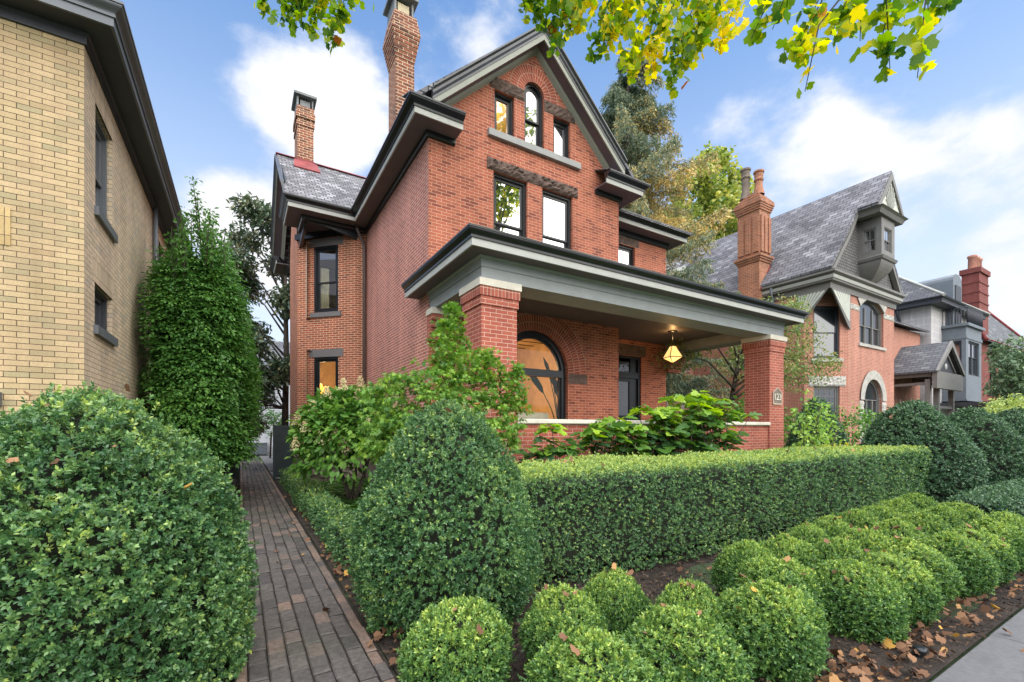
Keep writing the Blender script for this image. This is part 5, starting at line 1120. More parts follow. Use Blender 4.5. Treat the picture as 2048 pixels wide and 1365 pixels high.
far_red_house()

# ------------------------------------------------------------------ clipped boxwood
def boxwoods():
    pr = [(.80, 0), (.83, .5), (.77, .95), (.67, 1.2), (.51, 1.46), (.33, 1.66), (.15, 1.78), (.001, 1.81)]
    o = round_shrub('boxwood_dome', pr, 13500, 12, .0245, .0135, 1, M['box'], .05, 12, .25, up=.25, loc=(-.79, 3.66, 0), clump=.3, spread=.75, depth=.13)
    tag(o, 'huge dark boxwood dome at the left edge, in front of the yellow brick house', 'shrub', 'pair of large boxwoods beside the path')
    pr = [(.64, 0), (.75, .3), (.78, .65), (.70, .98), (.56, 1.28), (.42, 1.5), (.25, 1.69), (.1, 1.79), (.001, 1.82)]
    o = round_shrub('boxwood_dome', pr, 12500, 11, .0205, .0115, 2, M['box'], .04, 14, .12, up=.3, loc=(1.55, 3.66, 0), tint0=.36, clump=.26, spread=.7, depth=.11)
    tag(o, 'large egg-shaped boxwood right of the path, in front of the brick porch', 'shrub', 'pair of large boxwoods beside the path')
    # dwarf balls: three shapes, copied with their own size and turn
    protos = []
    for s in range(4):
        pr = dome_profile(.30, .50, 2.1, .70, pz=1.8, belly=.42)
        protos.append(round_shrub('boxwood_ball', pr, 4400, 9, .0195, .0095, 30 + s, M['box_ball'], .028, 14, .46, up=.6, tint0=.26, spread=.6, depth=.075, core=.74))
    balls = [  # x, y, radius scale, height scale, label
        (1.5, 1.7, 1.0, 1.0, 'clipped boxwood ball at the bottom edge of the photo, lowest of the group'),
        (1.1, 2.44, 1.0, 1.02, 'clipped boxwood ball at the foot of the egg-shaped boxwood, nearest the path'),
        (1.82, 2.34, 0.84, 1.0, 'small boxwood ball tucked between the egg-shaped boxwood and the bottom-edge balls'),
        (2.36, 2.44, 0.74, 1.0, 'boxwood ball against the foot of the long hedge, left of the bare mulch gap'),
        (2.13, 1.66, 1.02, 1.0, 'big boxwood ball at the bottom centre with scattered dry leaves on it'),
        (2.6, 1.98, 0.72, 1.0, 'small boxwood ball half hidden behind the two big front-row balls'),
        (3.03, 1.68, 1.0, 1.02, 'tall round boxwood ball right of centre, just left of the leaf-strewn mulch'),
        (3.68, 1.98, 0.98, 1.03, 'boxwood ball behind the front row, beside the bare mulch gap'),
        (3.98, 2.4, 0.84, 1.0, 'back-row boxwood ball at the right end of the bare mulch gap'),
        (4.1, 1.62, 1.02, 1.0, 'wide front-row boxwood ball beside the sidewalk joint with rusty leaves on top'),
        (4.6, 2.38, 0.84, 0.99, 'back-row boxwood ball third from the bare mulch gap'),
        (4.72, 1.6, 1.0, 1.0, 'front-row boxwood ball second along the sidewalk edge strip'),
        (4.92, 2.06, 0.8, 0.97, 'middle-row boxwood ball with a large dry leaf lying on its crown'),
        (5.3, 2.5, 0.8, 1.0, 'back-row boxwood ball in front of the middle of the hedge'),
        (5.4, 1.68, 1.08, 1.0, 'front-row boxwood ball third along the sidewalk edge strip, yellow-topped'),
        (5.72, 2.14, 0.84, 0.99, 'middle-row boxwood ball four along from the mulch gap'),
        (6.02, 1.56, 1.0, 0.99, 'front-row boxwood ball fourth along the sidewalk edge strip'),
        (6.02, 2.58, 0.8, 1.0, "back-row boxwood ball before the hedge's right third"),
        (6.48, 2.12, 0.9, 1.0, 'middle-row boxwood ball toward the right edge of the photo'),
        (6.66, 1.54, 1.0, 0.99, 'front-row boxwood ball fifth along the sidewalk, near the right edge'),
        (6.76, 2.62, 0.84, 1.0, "back-row boxwood ball near the hedge's right end"),
        (7.22, 2.1, 0.92, 1.0, 'middle-row boxwood ball just inside the right edge'),
        (7.36, 1.56, 1.0, 1.0, 'front-row boxwood ball sixth along the sidewalk, cut by the right edge'),
        (7.52, 2.66, 0.88, 1.0, 'back-row boxwood ball below the right end of the hedge'),
        (8.0, 2.14, 0.95, 1.0, 'middle-row boxwood ball at the right edge, next to last of its row'),
        (8.1, 1.58, 1.0, 1.0, 'front-row boxwood ball seventh along the sidewalk, mostly out of frame'),
        (8.35, 2.7, 0.9, 1.0, 'back-row boxwood ball at the hedge corner'),
        (8.85, 2.2, 0.95, 1.0, 'far middle-row boxwood ball beyond the right-hand group'),
        (9.2, 2.75, 0.95, 1.0, 'far back-row boxwood ball below the first big boxwood cone')]
    r = random.Random(9); used = set()
    for i, (x, y, s, h, lab) in enumerate(balls):
        k = i % 4
        o = protos[k] if k not in used else protos[k].copy()
        if k in used: COL.objects.link(o)
        used.add(k); o.location = (x, y, 0); o.rotation_euler = (0, 0, r.uniform(0, 6.28)); o.scale = (s * 1.07, s * r.uniform(1.01, 1.09), h * 1.04)
        tag(o, lab, 'shrub', 'clipped boxwood balls in front of the hedge')
    # dry leaves caught on the balls and the big shrubs (part of the litter)
    rr = rng(77); P = []
    for x, y, s, h, _ in balls[:22]:
        for j in range(rr.integers(2, 6)):
            a = rr.random() * 6.28; q = rr.random() ** .6 * .27 * s; P.append((x + q * math.cos(a), y + q * math.sin(a), .535 * h * math.sqrt(max(0, 1 - (q / (.375 * s)) ** 2.2)) + .02))
    for c, zz in (((-.77, 3.66), 1.86), ((1.55, 3.66), 1.9)):
        for j in range(9):
            a = math.pi * (1 + rr.random()); q = rr.uniform(.2, .78); P.append((c[0] + q * math.cos(a), c[1] + q * math.sin(a), zz * math.sqrt(max(0, 1 - (q / .86) ** 2.2)) + .02))
    for j in range(26): P.append((rr.uniform(2.4, 11), rr.uniform(3.55, 4.8), 1.21))
    P = np.array(P); n = len(P); D = rr.normal(size=(n, 3)); D[:, 2] *= .3; L_ = rr.uniform(.025, .06, n)
    nb = NB(); nb.add(leaf_geo(P, D, np.array([0, -.3, 1]) + rr.normal(size=(n, 3)) * .4, L_, L_ * .8, TULIP, -.5, -.6), np.clip(rr.normal(size=n) * .25 + .6, 0, 1)); tag(nb.build('fallen_leaves', M['litter']), kind='stuff')
    # big cones past the hedge
    for i, (x, y, rad, h, lab) in enumerate(((13.25, 4.0, 1.12, 2.28, 'dark boxwood cone at the right end of the long hedge'), (16.6, 3.85, 1.15, 2.2, 'second dark boxwood cone beyond the hedge, to its right'), (20.0, 3.7, 1.3, 2.25, 'dark boxwood cone cut by the right edge of the photo'), (14.5, 6.6, .8, 2.5, 'narrow dark boxwood dome behind the hedge, right of the porch pier'))):
        o = round_shrub('boxwood_cone', [(a * rad / .82, b * h / 1.9) for a, b in ((.70, 0), (.78, .3), (.78, .6), (.70, .98), (.57, 1.28), (.42, 1.52), (.25, 1.72), (.1, 1.83), (.001, 1.86))], 5600, 7, .05, .03, 50 + i, M['box_far'], .06, 5, .18, up=.35, loc=(x, y, 0)); tag(o, lab, 'shrub')
    # low edging hedge along the path and low clump on the far right
    def hedge(name, x0, x1, y0, y1, H_, dens, Lf, W, seed, mat, lab, round_=.12, k=7, bump_=.04, young_lit_ytop=.35, ends=True, lx=None, shag=0.0):
        r = rng(seed); A = {'f': (x1 - x0) * H_, 'b': (x1 - x0) * H_ * .45, 't': (x1 - x0) * (y1 - y0), 'l': (y1 - y0) * H_, 'r': (y1 - y0) * H_}; Ps = []; Ns = []
        for key, ar in A.items():
            n = int(ar * dens)
            if lx and key in 'ftb': n = int(n * lx[0])
            u = r.random(n)
            if lx and key in 'ftb': u = u ** lx[1]
            v = r.random(n); o = np.ones(n)
            if key == 'f': P = np.stack([x0 + u * (x1 - x0), y0 * o, v * H_], 1); N_ = np.array([0, -1, 0])
            elif key == 'b': P = np.stack([x0 + u * (x1 - x0), y1 * o, H_ * (.55 + .45 * v)], 1); N_ = np.array([0, 1, 0])
            elif key == 't': P = np.stack([x0 + u * (x1 - x0), y0 + v * (y1 - y0), H_ * o], 1); N_ = np.array([0, 0, 1])
            elif key == 'l': P = np.stack([x0 * o, y0 + u * (y1 - y0), v * H_], 1); N_ = np.array([-1, 0, 0])
            else: P = np.stack([x1 * o, y0 + u * (y1 - y0), v * H_], 1); N_ = np.array([1, 0, 0])
            Ps.append(P); Ns.append(np.broadcast_to(N_, (n, 3)).astype(float))
        P = np.concatenate(Ps); N_ = np.concatenate(Ns).copy()
        c = np.array([(x0 + x1) / 2, (y0 + y1) / 2, H_ / 2]); hs = np.array([(x1 - x0) / 2, (y1 - y0) / 2, H_ / 2])
        lim = hs - round_; q = np.clip(P - c, -lim, lim); q[:, 2] = np.where(P[:, 2] < c[2], (P - c)[:, 2], q[:, 2]); dv = P - c - q; ln = np.linalg.norm(dv, axis=1, keepdims=True)
        N_ = np.where(ln > 1e-6, unit(dv), N_); P = c + q + N_ * np.minimum(ln, round_)
        w = wob(P, seed, 4.5) * .6 + wob(P * np.array([1, 1, .5]), seed + 1, 12) * .6; P = P + N_ * np.maximum(w * bump_ + (r.random(len(P)) < .03) * .04, -.06)[:, None] - N_ * (.095 * r.random(len(P)) ** 1.8)[:, None]
        P[:, 2] = np.maximum(P[:, 2], .03)
        yt = np.clip(N_[:, 2], 0, 1) ** 1.3 * young_lit_ytop  # hedge top tinted lighter: young leaves and painted light from above
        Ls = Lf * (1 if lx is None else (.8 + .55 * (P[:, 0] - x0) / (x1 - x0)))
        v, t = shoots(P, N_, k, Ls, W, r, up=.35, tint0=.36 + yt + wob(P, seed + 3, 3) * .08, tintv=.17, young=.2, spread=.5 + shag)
        nb = NB(); nb.add(v, t, 0); e = .13 if H_ > .8 else .09
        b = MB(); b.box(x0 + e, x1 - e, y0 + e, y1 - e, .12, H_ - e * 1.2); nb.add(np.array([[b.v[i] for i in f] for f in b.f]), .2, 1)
        o = nb.build(name, [mat, M['core']]); return tag(o, lab, 'hedge')
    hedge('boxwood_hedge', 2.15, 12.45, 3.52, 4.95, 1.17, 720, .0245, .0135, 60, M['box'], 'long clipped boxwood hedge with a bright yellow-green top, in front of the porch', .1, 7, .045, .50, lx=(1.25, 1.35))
    hedge('edging_hedge', .98, 1.40, 4.8, 14.6, .42, 420, .03, .0165, 61, M['box'], 'low shaggy boxwood edging along the right side of the brick path', .12, 7, .05, .18, shag=.25)
    hedge('edging_hedge', 9.9, 14.5, 1.9, 2.6, .5, 300, .045, .027, 62, M['box_far'], 'low dark hedge at the right edge below the big boxwood cones', .15, 6, .05, .2)
boxwoods()

def stem_bundle(mb, base, tips, r0, r1, seed, seg=6, bend=.25):
    r = random.Random(seed)
    for t in tips:
        b, t = Vector(base) + Vector((r.uniform(-1, 1), r.uniform(-1, 1), 0)) * r0 * 1.5, Vector(t); m = b.lerp(t, .5) + Vector((r.uniform(-1, 1), r.uniform(-1, 1), .3)) * bend * (t - b).length * .3
        mb.tube([b, b.lerp(m, .55), m, m.lerp(t, .6) + Vector((0, 0, .02)), t], [r0, r0 * .85, (r0 + r1) / 2, r1 * 1.3, r1], seg)

def clusters(C, nper, rad, Ln, W, tmpl, r, tint0=.4, tintv=.2, droop=.3, outward=None, flat=.6, curl=.25, yp=.0):
    C = np.array(C, dtype=float); n = len(C); P = np.repeat(C, nper, 0) + unit(r.normal(size=(n * nper, 3))) * (rad * r.random(n * nper) ** .5)[:, None] * np.array([1, 1, flat])
    o = P - np.repeat(C, nper, 0)
    if outward is not None: o = unit(P - np.array(outward)) * rad * 1.2 + o * .6
    D = unit(o + r.normal(size=P.shape) * rad * .6 + np.array([0, 0, -droop * rad])); N = unit(np.array([0, 0, 1.0]) + r.normal(size=P.shape) * .45)
    sc = .65 + .6 * r.random(len(P)); t = np.repeat(r.normal(size=n) * tintv, nper) + tint0 + r.normal(size=len(P)) * tintv * .7
    return leaf_geo(P, D, N, Ln * sc, W * sc, tmpl, curl), np.clip(t, 0, 1)

# ------------------------------------------------------------------ porch-front planting
def planting():
    # panicle hydrangea left of the porch
    c = Vector((1.98, 9.7, 0)); t = thing('hydrangea', c, 'panicle hydrangea standard with cream flower heads beside the brick side wall', 'shrub'); r = rng(101)
    n = 900; C = unit(r.normal(size=(n, 3))); C[:, 2] = np.abs(C[:, 2]) * 1.05 - 1.05 * (r.random(n) < .5) * r.random(n); C = C * (np.array([1.08, .95, .95]) * (.55 + .45 * r.random(n) ** .4)[:, None]) + np.array([c.x, c.y, 1.42])
    v, tt = clusters(C, 8, .15, .14, .08, OVAL, r, .44, .17, .5, (c.x, c.y, 1.2)); nb = NB(); nb.add(v, tt); nb.build('crown', M['hydr'], t, loc=c)
    st = MB(); stem_bundle(st, (c.x, c.y, 0), [(c.x + .5 * math.cos(a), c.y + .5 * math.sin(a), 1.3) for a in (0, 1.3, 2.6, 3.9, 5.2)], .03, .012, 4); st.build('stem', M['bark'], t, uvs=False)
    heads = [(-1.05, -.15, 1.72), (-.95, -.5, 1.58), (-.72, -.65, 1.36), (-.48, -.78, 1.42), (-.3, -.85, 1.22), (.12, -.85, 1.62), (.3, -.7, 1.72), (-.55, -.3, 2.25), (-.25, -.35, 2.42), (.12, -.2, 2.5), (.5, -.3, 2.36), (.75, -.45, 1.9), (.0, -.5, 2.2), (-.8, -.35, 1.95), (.95, -.1, 2.1), (-1.1, -.3, 1.25)]
    nb = NB()
    for i, hpos in enumerate(heads):
        m = 150; zz = r.random(m); a = r.random(m) * 6.28; rad = .115 * (1 - .72 * zz) * np.sqrt(r.random(m)); P = np.stack([c.x + hpos[0] + rad * np.cos(a), c.y + hpos[1] + rad * np.sin(a), hpos[2] - .05 + zz * .24], 1)
        nb.add(leaf_geo(P, r.normal(size=(m, 3)), r.normal(size=(m, 3)) + [0, -.5, .8], .03, .03, OVAL, .1), np.clip(r.normal(size=m) * .25 + .5 + .2 * (i % 3 - 1), 0, 1))
    nb.build('flower_head', M['panicle'], t, loc=c)
    # japanese maple in layered tiers
    c = Vector((2.42, 5.45, 0)); t = thing('japanese_maple', c, 'small Japanese maple in feathery green tiers before the left porch pier', 'tree'); r = rng(102)
    tiers = [(-.05, 0, 3.16, .09), (-.06, 0, 2.98, .18), (-.1, 0, 2.78, .27), (0, -.05, 2.58, .36), (.42, .0, 2.62, .20), (-.22, -.05, 2.36, .44), (.25, .05, 2.34, .36), (.58, 0, 2.42, .22), (-.72, .05, 2.24, .32), (-1.0, 0, 2.06, .26), (-.3, -.1, 2.10, .46), (.3, -.1, 2.06, .42), (.82, -.05, 2.22, .26), (1.0, 0, 2.44, .13), (.92, 0, 1.98, .26), (-.62, 0, 1.84, .40), (.1, -.12, 1.80, .46), (.6, -.15, 1.72, .34), (-.95, 0, 1.72, .30), (-.25, 0, 1.56, .5), (.65, -.15, 1.50, .24), (-.6, 0, 1.36, .46), (.15, 0, 1.34, .46), (-1.0, .1, 1.42, .28)]
    C = []
    for x, y, z, rad in tiers:
        k = int(24 + 250 * rad ** 1.6); a = r.random(k) * 6.28; q = rad * np.sqrt(r.random(k)); C += [(c.x + .95 * x + q_ * math.cos(b), c.y + y + q_ * math.sin(b) * .85, z - .34 * (q_ ** 2) / rad + .065 * r.normal()) for q_, b in zip(q, a)]
    v, tt = clusters(C, 9, .075, .054, .05, PALM, r, .46, .2, 1.0, (c.x, c.y, 1.9), .45, .3); nb = NB(); nb.add(v, tt); nb.build('crown', M['maple'], t, loc=c)
    st = MB(); stem_bundle(st, c, [(c.x + .95 * x, c.y + y, z - .06) for x, y, z, _ in tiers[1::2]], .028, .006, 5, 6, .5); st.build('trunk', M['twig'], t, uvs=False)
    # oakleaf hydrangeas along the porch wall
    for i, (x, y, rad, z0, z1, n, lab) in enumerate(((4.12, 5.72, .42, 1.0, 1.66, 14, 'leggy oakleaf hydrangea with few leaves, leftmost against the porch wall'), (5.35, 5.7, .62, .95, 1.95, 34, 'oakleaf hydrangea below the middle of the limestone porch ledge'), (7.75, 5.65, 1.1, .95, 2.32, 92, 'large oakleaf hydrangea with bright lime leaves near the right porch pier'), (6.6, 5.8, .6, .9, 2.12, 36, 'oakleaf hydrangea between the middle one and the largest one'))):
        c = Vector((x, y, 0)); t = thing('oakleaf_hydrangea', c, lab, 'shrub', 'oakleaf hydrangeas along the porch wall'); r = rng(110 + i)
        C = np.stack([x + rad * (r.random(n) * 2 - 1), y + .35 * rad * (r.random(n) * 2 - 1) - .05, z0 + (z1 - z0) * r.random(n) ** .75], 1); C[:, 2] -= ((C[:, 0] - x) / rad) ** 2 * .35
        top = np.clip((C[:, 2] - z0) / (z1 - z0), 0, 1); m = 7; P = np.repeat(C, m, 0) + r.normal(size=(n * m, 3)) * .03; a = np.tile(np.arange(m) * 2.4, n) + r.random(n * m)
        D = np.stack([np.cos(a), np.sin(a) - .25, .3 - .55 * r.random(n * m)], 1); Nn = np.array([0, -.15, 1]) + r.normal(size=P.shape) * .25; L_ = .15 + .12 * r.random(n * m)
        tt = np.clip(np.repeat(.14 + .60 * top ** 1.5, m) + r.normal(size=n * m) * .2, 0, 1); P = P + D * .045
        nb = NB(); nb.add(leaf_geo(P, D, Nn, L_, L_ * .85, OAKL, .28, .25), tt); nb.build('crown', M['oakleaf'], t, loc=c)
        st = MB(); stem_bundle(st, c, [tuple(q) for q in C[::2]], .012, .006, 7 + i, 5, .3); st.build('stem', M['bark'], t, uvs=False)
        if i == 2:
            m = 260; q = r.random(m); P = np.stack([x + .35 + q * .25 + .07 * r.normal(size=m), y - .25 + .05 * r.normal(size=m), 1.75 + q * .38 + .05 * r.normal(size=m)], 1); nb = NB(); nb.add(leaf_geo(P, r.normal(size=(m, 3)), r.normal(size=(m, 3)), .028, .028, OVAL), np.clip(r.normal(size=m) * .25 + .35, 0, 1)); nb.build('faded_flower_head', M['litter'], t, loc=c)
    # young upright shrub, golden plant
    c = Vector((11.4, 5.3, 0)); t = thing('young_shrub', c, 'airy young shrub with round pale leaves in front of the right porch pier', 'shrub'); r = rng(120); C = []; tips = []
    for x, z in ((-.62, 2.05), (-.38, 1.95), (-.2, 2.15), (.05, 2.48), (.2, 2.2), (.45, 2.15), (.62, 1.95), (.8, 2.2), (1.0, 1.85), (1.2, 1.95), (-.8, 1.75), (1.35, 1.6)):
        tips.append((c.x + x * .8, c.y + .1 * r.normal(), z)); C += [(c.x + x * (.45 + .35 * k / 14), c.y + .12 * r.normal(), .7 + (z - .7) * k / 14) for k in range(15)]
    v, tt = clusters(C, 6, .11, .085, .07, OVAL, r, .5, .18, .3); nb = NB(); nb.add(v, tt); nb.build('crown', M['young'], t, loc=c); st = MB(); stem_bundle(st, c, tips, .012, .005, 8, 5, .15); st.build('stem', M['bark'], t, uvs=False)
    c = Vector((12.3, 5.35, 0)); t = thing('golden_plant', c, 'low golden-yellow plant just behind the hedge top', 'plant'); C = np.array([c.x, c.y, 1.02]) + r.normal(size=(70, 3)) * [.42, .2, .1]; v, tt = clusters(C, 8, .12, .1, .05, OVAL, r, .45, .2, .5); nb = NB(); nb.add(v, tt); nb.build('crown', M['yellowleaf'], t, loc=c); st = MB(); stem_bundle(st, c, [tuple(q) for q in C[:10]], .01, .005, 9, 5); st.build('stem', M['bark'], t, uvs=False)
    # shrub mass between the houses
    for i, (x, y, rad, h, lab) in enumerate(((16.6, 8.2, 1.3, 2.3, 'loose leafy shrub under the crabapple between the houses'), (19.6, 7.6, 1.4, 2.35, 'loose leafy shrub in front of the arched stone window next door'), (13.0, 8.0, 1.0, 2.5, 'leafy shrub just beyond the right end of the porch'))):
        c = Vector((x, y, 0)); t = thing('leafy_shrub', c, lab, 'shrub'); r = rng(130 + i); C = unit(r.normal(size=(230, 3))) * (np.array([rad, rad, h * .5]) * (.5 + .5 * r.random(230))[:, None]) + np.array([x, y, h * .55]); v, tt = clusters(C, 8, .2, .13, .07, OVAL, r, .4, .2, .3); nb = NB(); nb.add(v, tt); nb.build('crown', M['hydr'], t, loc=c); st = MB(); stem_bundle(st, c, [tuple(q) for q in C[:12]], .02, .008, 10 + i, 5); st.build('stem', M['bark'], t, uvs=False)
    # ferns and groundcover in the side bed
    r = rng(140); n = 260; C = np.stack([r.uniform(1.5, 3.1, n), r.uniform(6.2, 13.5, n), np.full(n, .05)], 1); m = 12; P = np.repeat(C, m, 0); a = r.random(n * m) * 6.28; D = np.stack([np.cos(a), np.sin(a), .5 + .5 * r.random(n * m)], 1); L_ = .2 + .2 * r.random(n * m)
    nb = NB(); nb.add(leaf_geo(P, D, np.array([0, 0, 1.]) + 0 * P, L_, L_ * .3, OVAL, .5), np.clip(r.normal(size=n * m) * .2 + .4, 0, 1)); tag(nb.build('fern_groundcover', M['fern']), kind='stuff')
    n = 500; C = np.stack([r.uniform(2.2, 12, n), r.uniform(5.0, 6.1, n), np.full(n, .05)], 1); P = np.repeat(C, m, 0); a = r.random(n * m) * 6.28; D = np.stack([np.cos(a), np.sin(a), .9 + .5 * r.random(n * m)], 1); L_ = .25 + .3 * r.random(n * m)
    nb = NB(); nb.add(leaf_geo(P, D, np.array([0, 0, 1.]) + 0 * P, L_, L_ * .3, OVAL, .4), np.clip(r.normal(size=n * m) * .2 + .4, 0, 1)); tag(nb.build('porch_groundcover', M['fern']), kind='stuff')
    s = thing('sprinkler_head', (4.05, 1.19, 0), 'small round black sprinkler head in the leaf-strewn mulch by the sidewalk', 'sprinkler'); a = MB(); a.lathe((4.05, 1.19, 0), [(.035, 0), (.035, .05), (.04, .055)], 14); a.build('body', M['cord'], s); a = MB(); a.lathe((4.05, 1.19, .055), [(.042, 0), (.042, .018), (.03, .024), (.001, .02)], 14); a.build('cap', M['black'], s)
planting()

# ------------------------------------------------------------------ trees
def hornbeams():
    for i, (cx, cy, hx, hy, ztop, n, lab) in enumerate(((-.70, 10.9, .68, .82, 4.95, 11500, 'tall clipped hornbeam column with feathery leader shoots, left of the path'), (-.62, 13.6, .70, 1.3, 4.3, 6000, 'second clipped hornbeam standing behind the tall one, over the fence'))):
        c = Vector((cx, cy, 0)); t = thing('hornbeam', c, lab, 'tree', 'clipped hornbeams beside the path'); r = rng(200 + i)
        z = .95 + (ztop - .95) * r.random(n) ** .92; a = r.random(n) * 6.28; prof = np.interp(z, [.9, 1.5, ztop - 1.3, ztop - .5, ztop], [.84, 1.0, 1.0, .82, .45])
        ca, sa = np.cos(a), np.sin(a); k = (np.abs(ca) ** 3 + np.abs(sa) ** 3) ** (-1 / 3); dep = 1 - .5 * r.random(n) ** 2
        P = np.stack([cx + ca * k * hx * prof * dep, cy + sa * k * hy * prof * dep, z], 1); out = unit(np.stack([ca, sa, 0 * z], 1)); g = P * np.array([1, 1, .38])
        w = wob(g, 210 + i, 5.5) * .17 + wob(P, 214 + i, 9) * .11 + (r.random(n) < .05) * .16; P = P + out * np.where(w > 0, w, w * 1.7)[:, None]
        D = unit(out * 1.0 + r.normal(size=(n, 3)) * .4 + [0, 0, -.12]); N_ = unit(np.array([0, 0, 1.]) + out * .4 + r.normal(size=(n, 3)) * .25)
        # flat feathery sprays: alternate leaves along a short twig
        m = 5; st = .055; s_ = np.tile(np.arange(m) * st, n)[:, None]; Pm = np.repeat(P, m, 0) + np.repeat(D, m, 0) * s_ + np.array([0, 0, -.6]) * s_ ** 2; side = np.repeat(unit(np.cross(D, N_)), m, 0) * np.tile(np.array([1, -1, 1, -1, 0.]), n)[:, None]
        Dm = unit(np.repeat(D, m, 0) * .8 + side * .8 + r.normal(size=(n * m, 3)) * .15 + [0, 0, -.2]); Nm = np.repeat(N_, m, 0) + r.normal(size=(n * m, 3)) * .15; L_ = .065 + .035 * r.random(n * m)
        tt = np.clip(.42 + np.repeat(wob(P, 220 + i, 4) * .10 + r.normal(size=n) * .13, m) + r.normal(size=n * m) * .1, 0, 1); nb = NB(); nb.add(leaf_geo(Pm, Dm, Nm, L_, L_ * .5, DIAM, .2), tt)
        tr = MB(); C = []
        for j in range(64 if i == 0 else 14):              # untrimmed leaders rising out of the top and sides
            u = r.uniform(-1, 1); x, y = cx + hx * 1.02 * u, cy + hy * .75 * r.uniform(-1, 1)
            h_ = ztop + 1.0 - 1.2 * abs(u) ** 1.2 + r.uniform(-.5, .35)
            if j == 0: x, y, h_ = cx - .02, cy - .2, ztop + 1.55
            b = Vector((x * .9 + cx * .1, y, h_ - 1.15)); e = Vector((x + r.normal() * .07, y + r.normal() * .07, h_)); tr.tube([b, b.lerp(e, .5), e], [.012, .008, .003], 5); k_ = 24
            C += [tuple(b.lerp(e, (q + .5) / k_)) for q in range(k_)]
        v, t2 = clusters(C, 4, .10, .085, .042, DIAM, r, .46, .13, .25); nb.add(v, t2)
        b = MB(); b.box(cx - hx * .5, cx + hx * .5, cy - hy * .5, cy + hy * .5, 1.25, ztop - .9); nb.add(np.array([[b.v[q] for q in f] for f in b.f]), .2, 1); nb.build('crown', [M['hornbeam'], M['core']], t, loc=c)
        tr.tube([(cx, cy, 0), (cx, cy, 1.2), (cx, cy, ztop - .8)], [.09, .08, .03], 8); tr.build('trunk', M['bark'], t, uvs=False)
hornbeams()

def tree(name, lab, base, trunk_top, r0, blobs, n_per, nleaf, Ln, W, mat, seed, crad=.35, tmpl=OVAL, tint0=.42, bark='bark', limbs=True, cat='tree', group=None, droop=.4):
    c = Vector(base); t = thing(name, c, lab, cat, group); r = rng(seed); C = []; tr = MB(); tt_ = Vector(trunk_top)
    m = c.lerp(tt_, .5) + Vector((r.normal() * .15, r.normal() * .15, 0)); tr.tube([c, c.lerp(m, .5), m, m.lerp(tt_, .5), tt_], [r0 * 1.25, r0, r0 * .8, r0 * .6, r0 * .35], 9)
    for bx, by, bz, br in blobs:
        b = Vector((bx, by, bz)); f = min(.95, max(.25, (bz - c.z) / max(tt_.z - c.z, .1) * .75)); s = c.lerp(tt_, f)
        if limbs: tr.tube([s, s.lerp(b, .5) + Vector((0, 0, .12 * (b - s).length)), b], [r0 * .38, r0 * .22, r0 * .08], 6)
        k = int(n_per * br ** 1.7); q = unit(r.normal(size=(k, 3))) * (br * (.45 + .55 * r.random(k) ** .6))[:, None] * [1, 1, .85]; pts = q + np.array([bx, by, bz]); C.append(pts)
        if limbs:
            for p in pts[::max(1, k // 9)]: tr.tube([b.lerp(Vector(p), .05), Vector(p)], [r0 * .07, r0 * .02], 4)
    C = np.concatenate(C); v, tt = clusters(C, nleaf, crad, Ln, W, tmpl, r, tint0, .2, droop); nb = NB(); nb.add(v, tt); nb.build('crown', M[mat], t, loc=c); tr.build('trunk', M[bark], t, uvs=False); return t

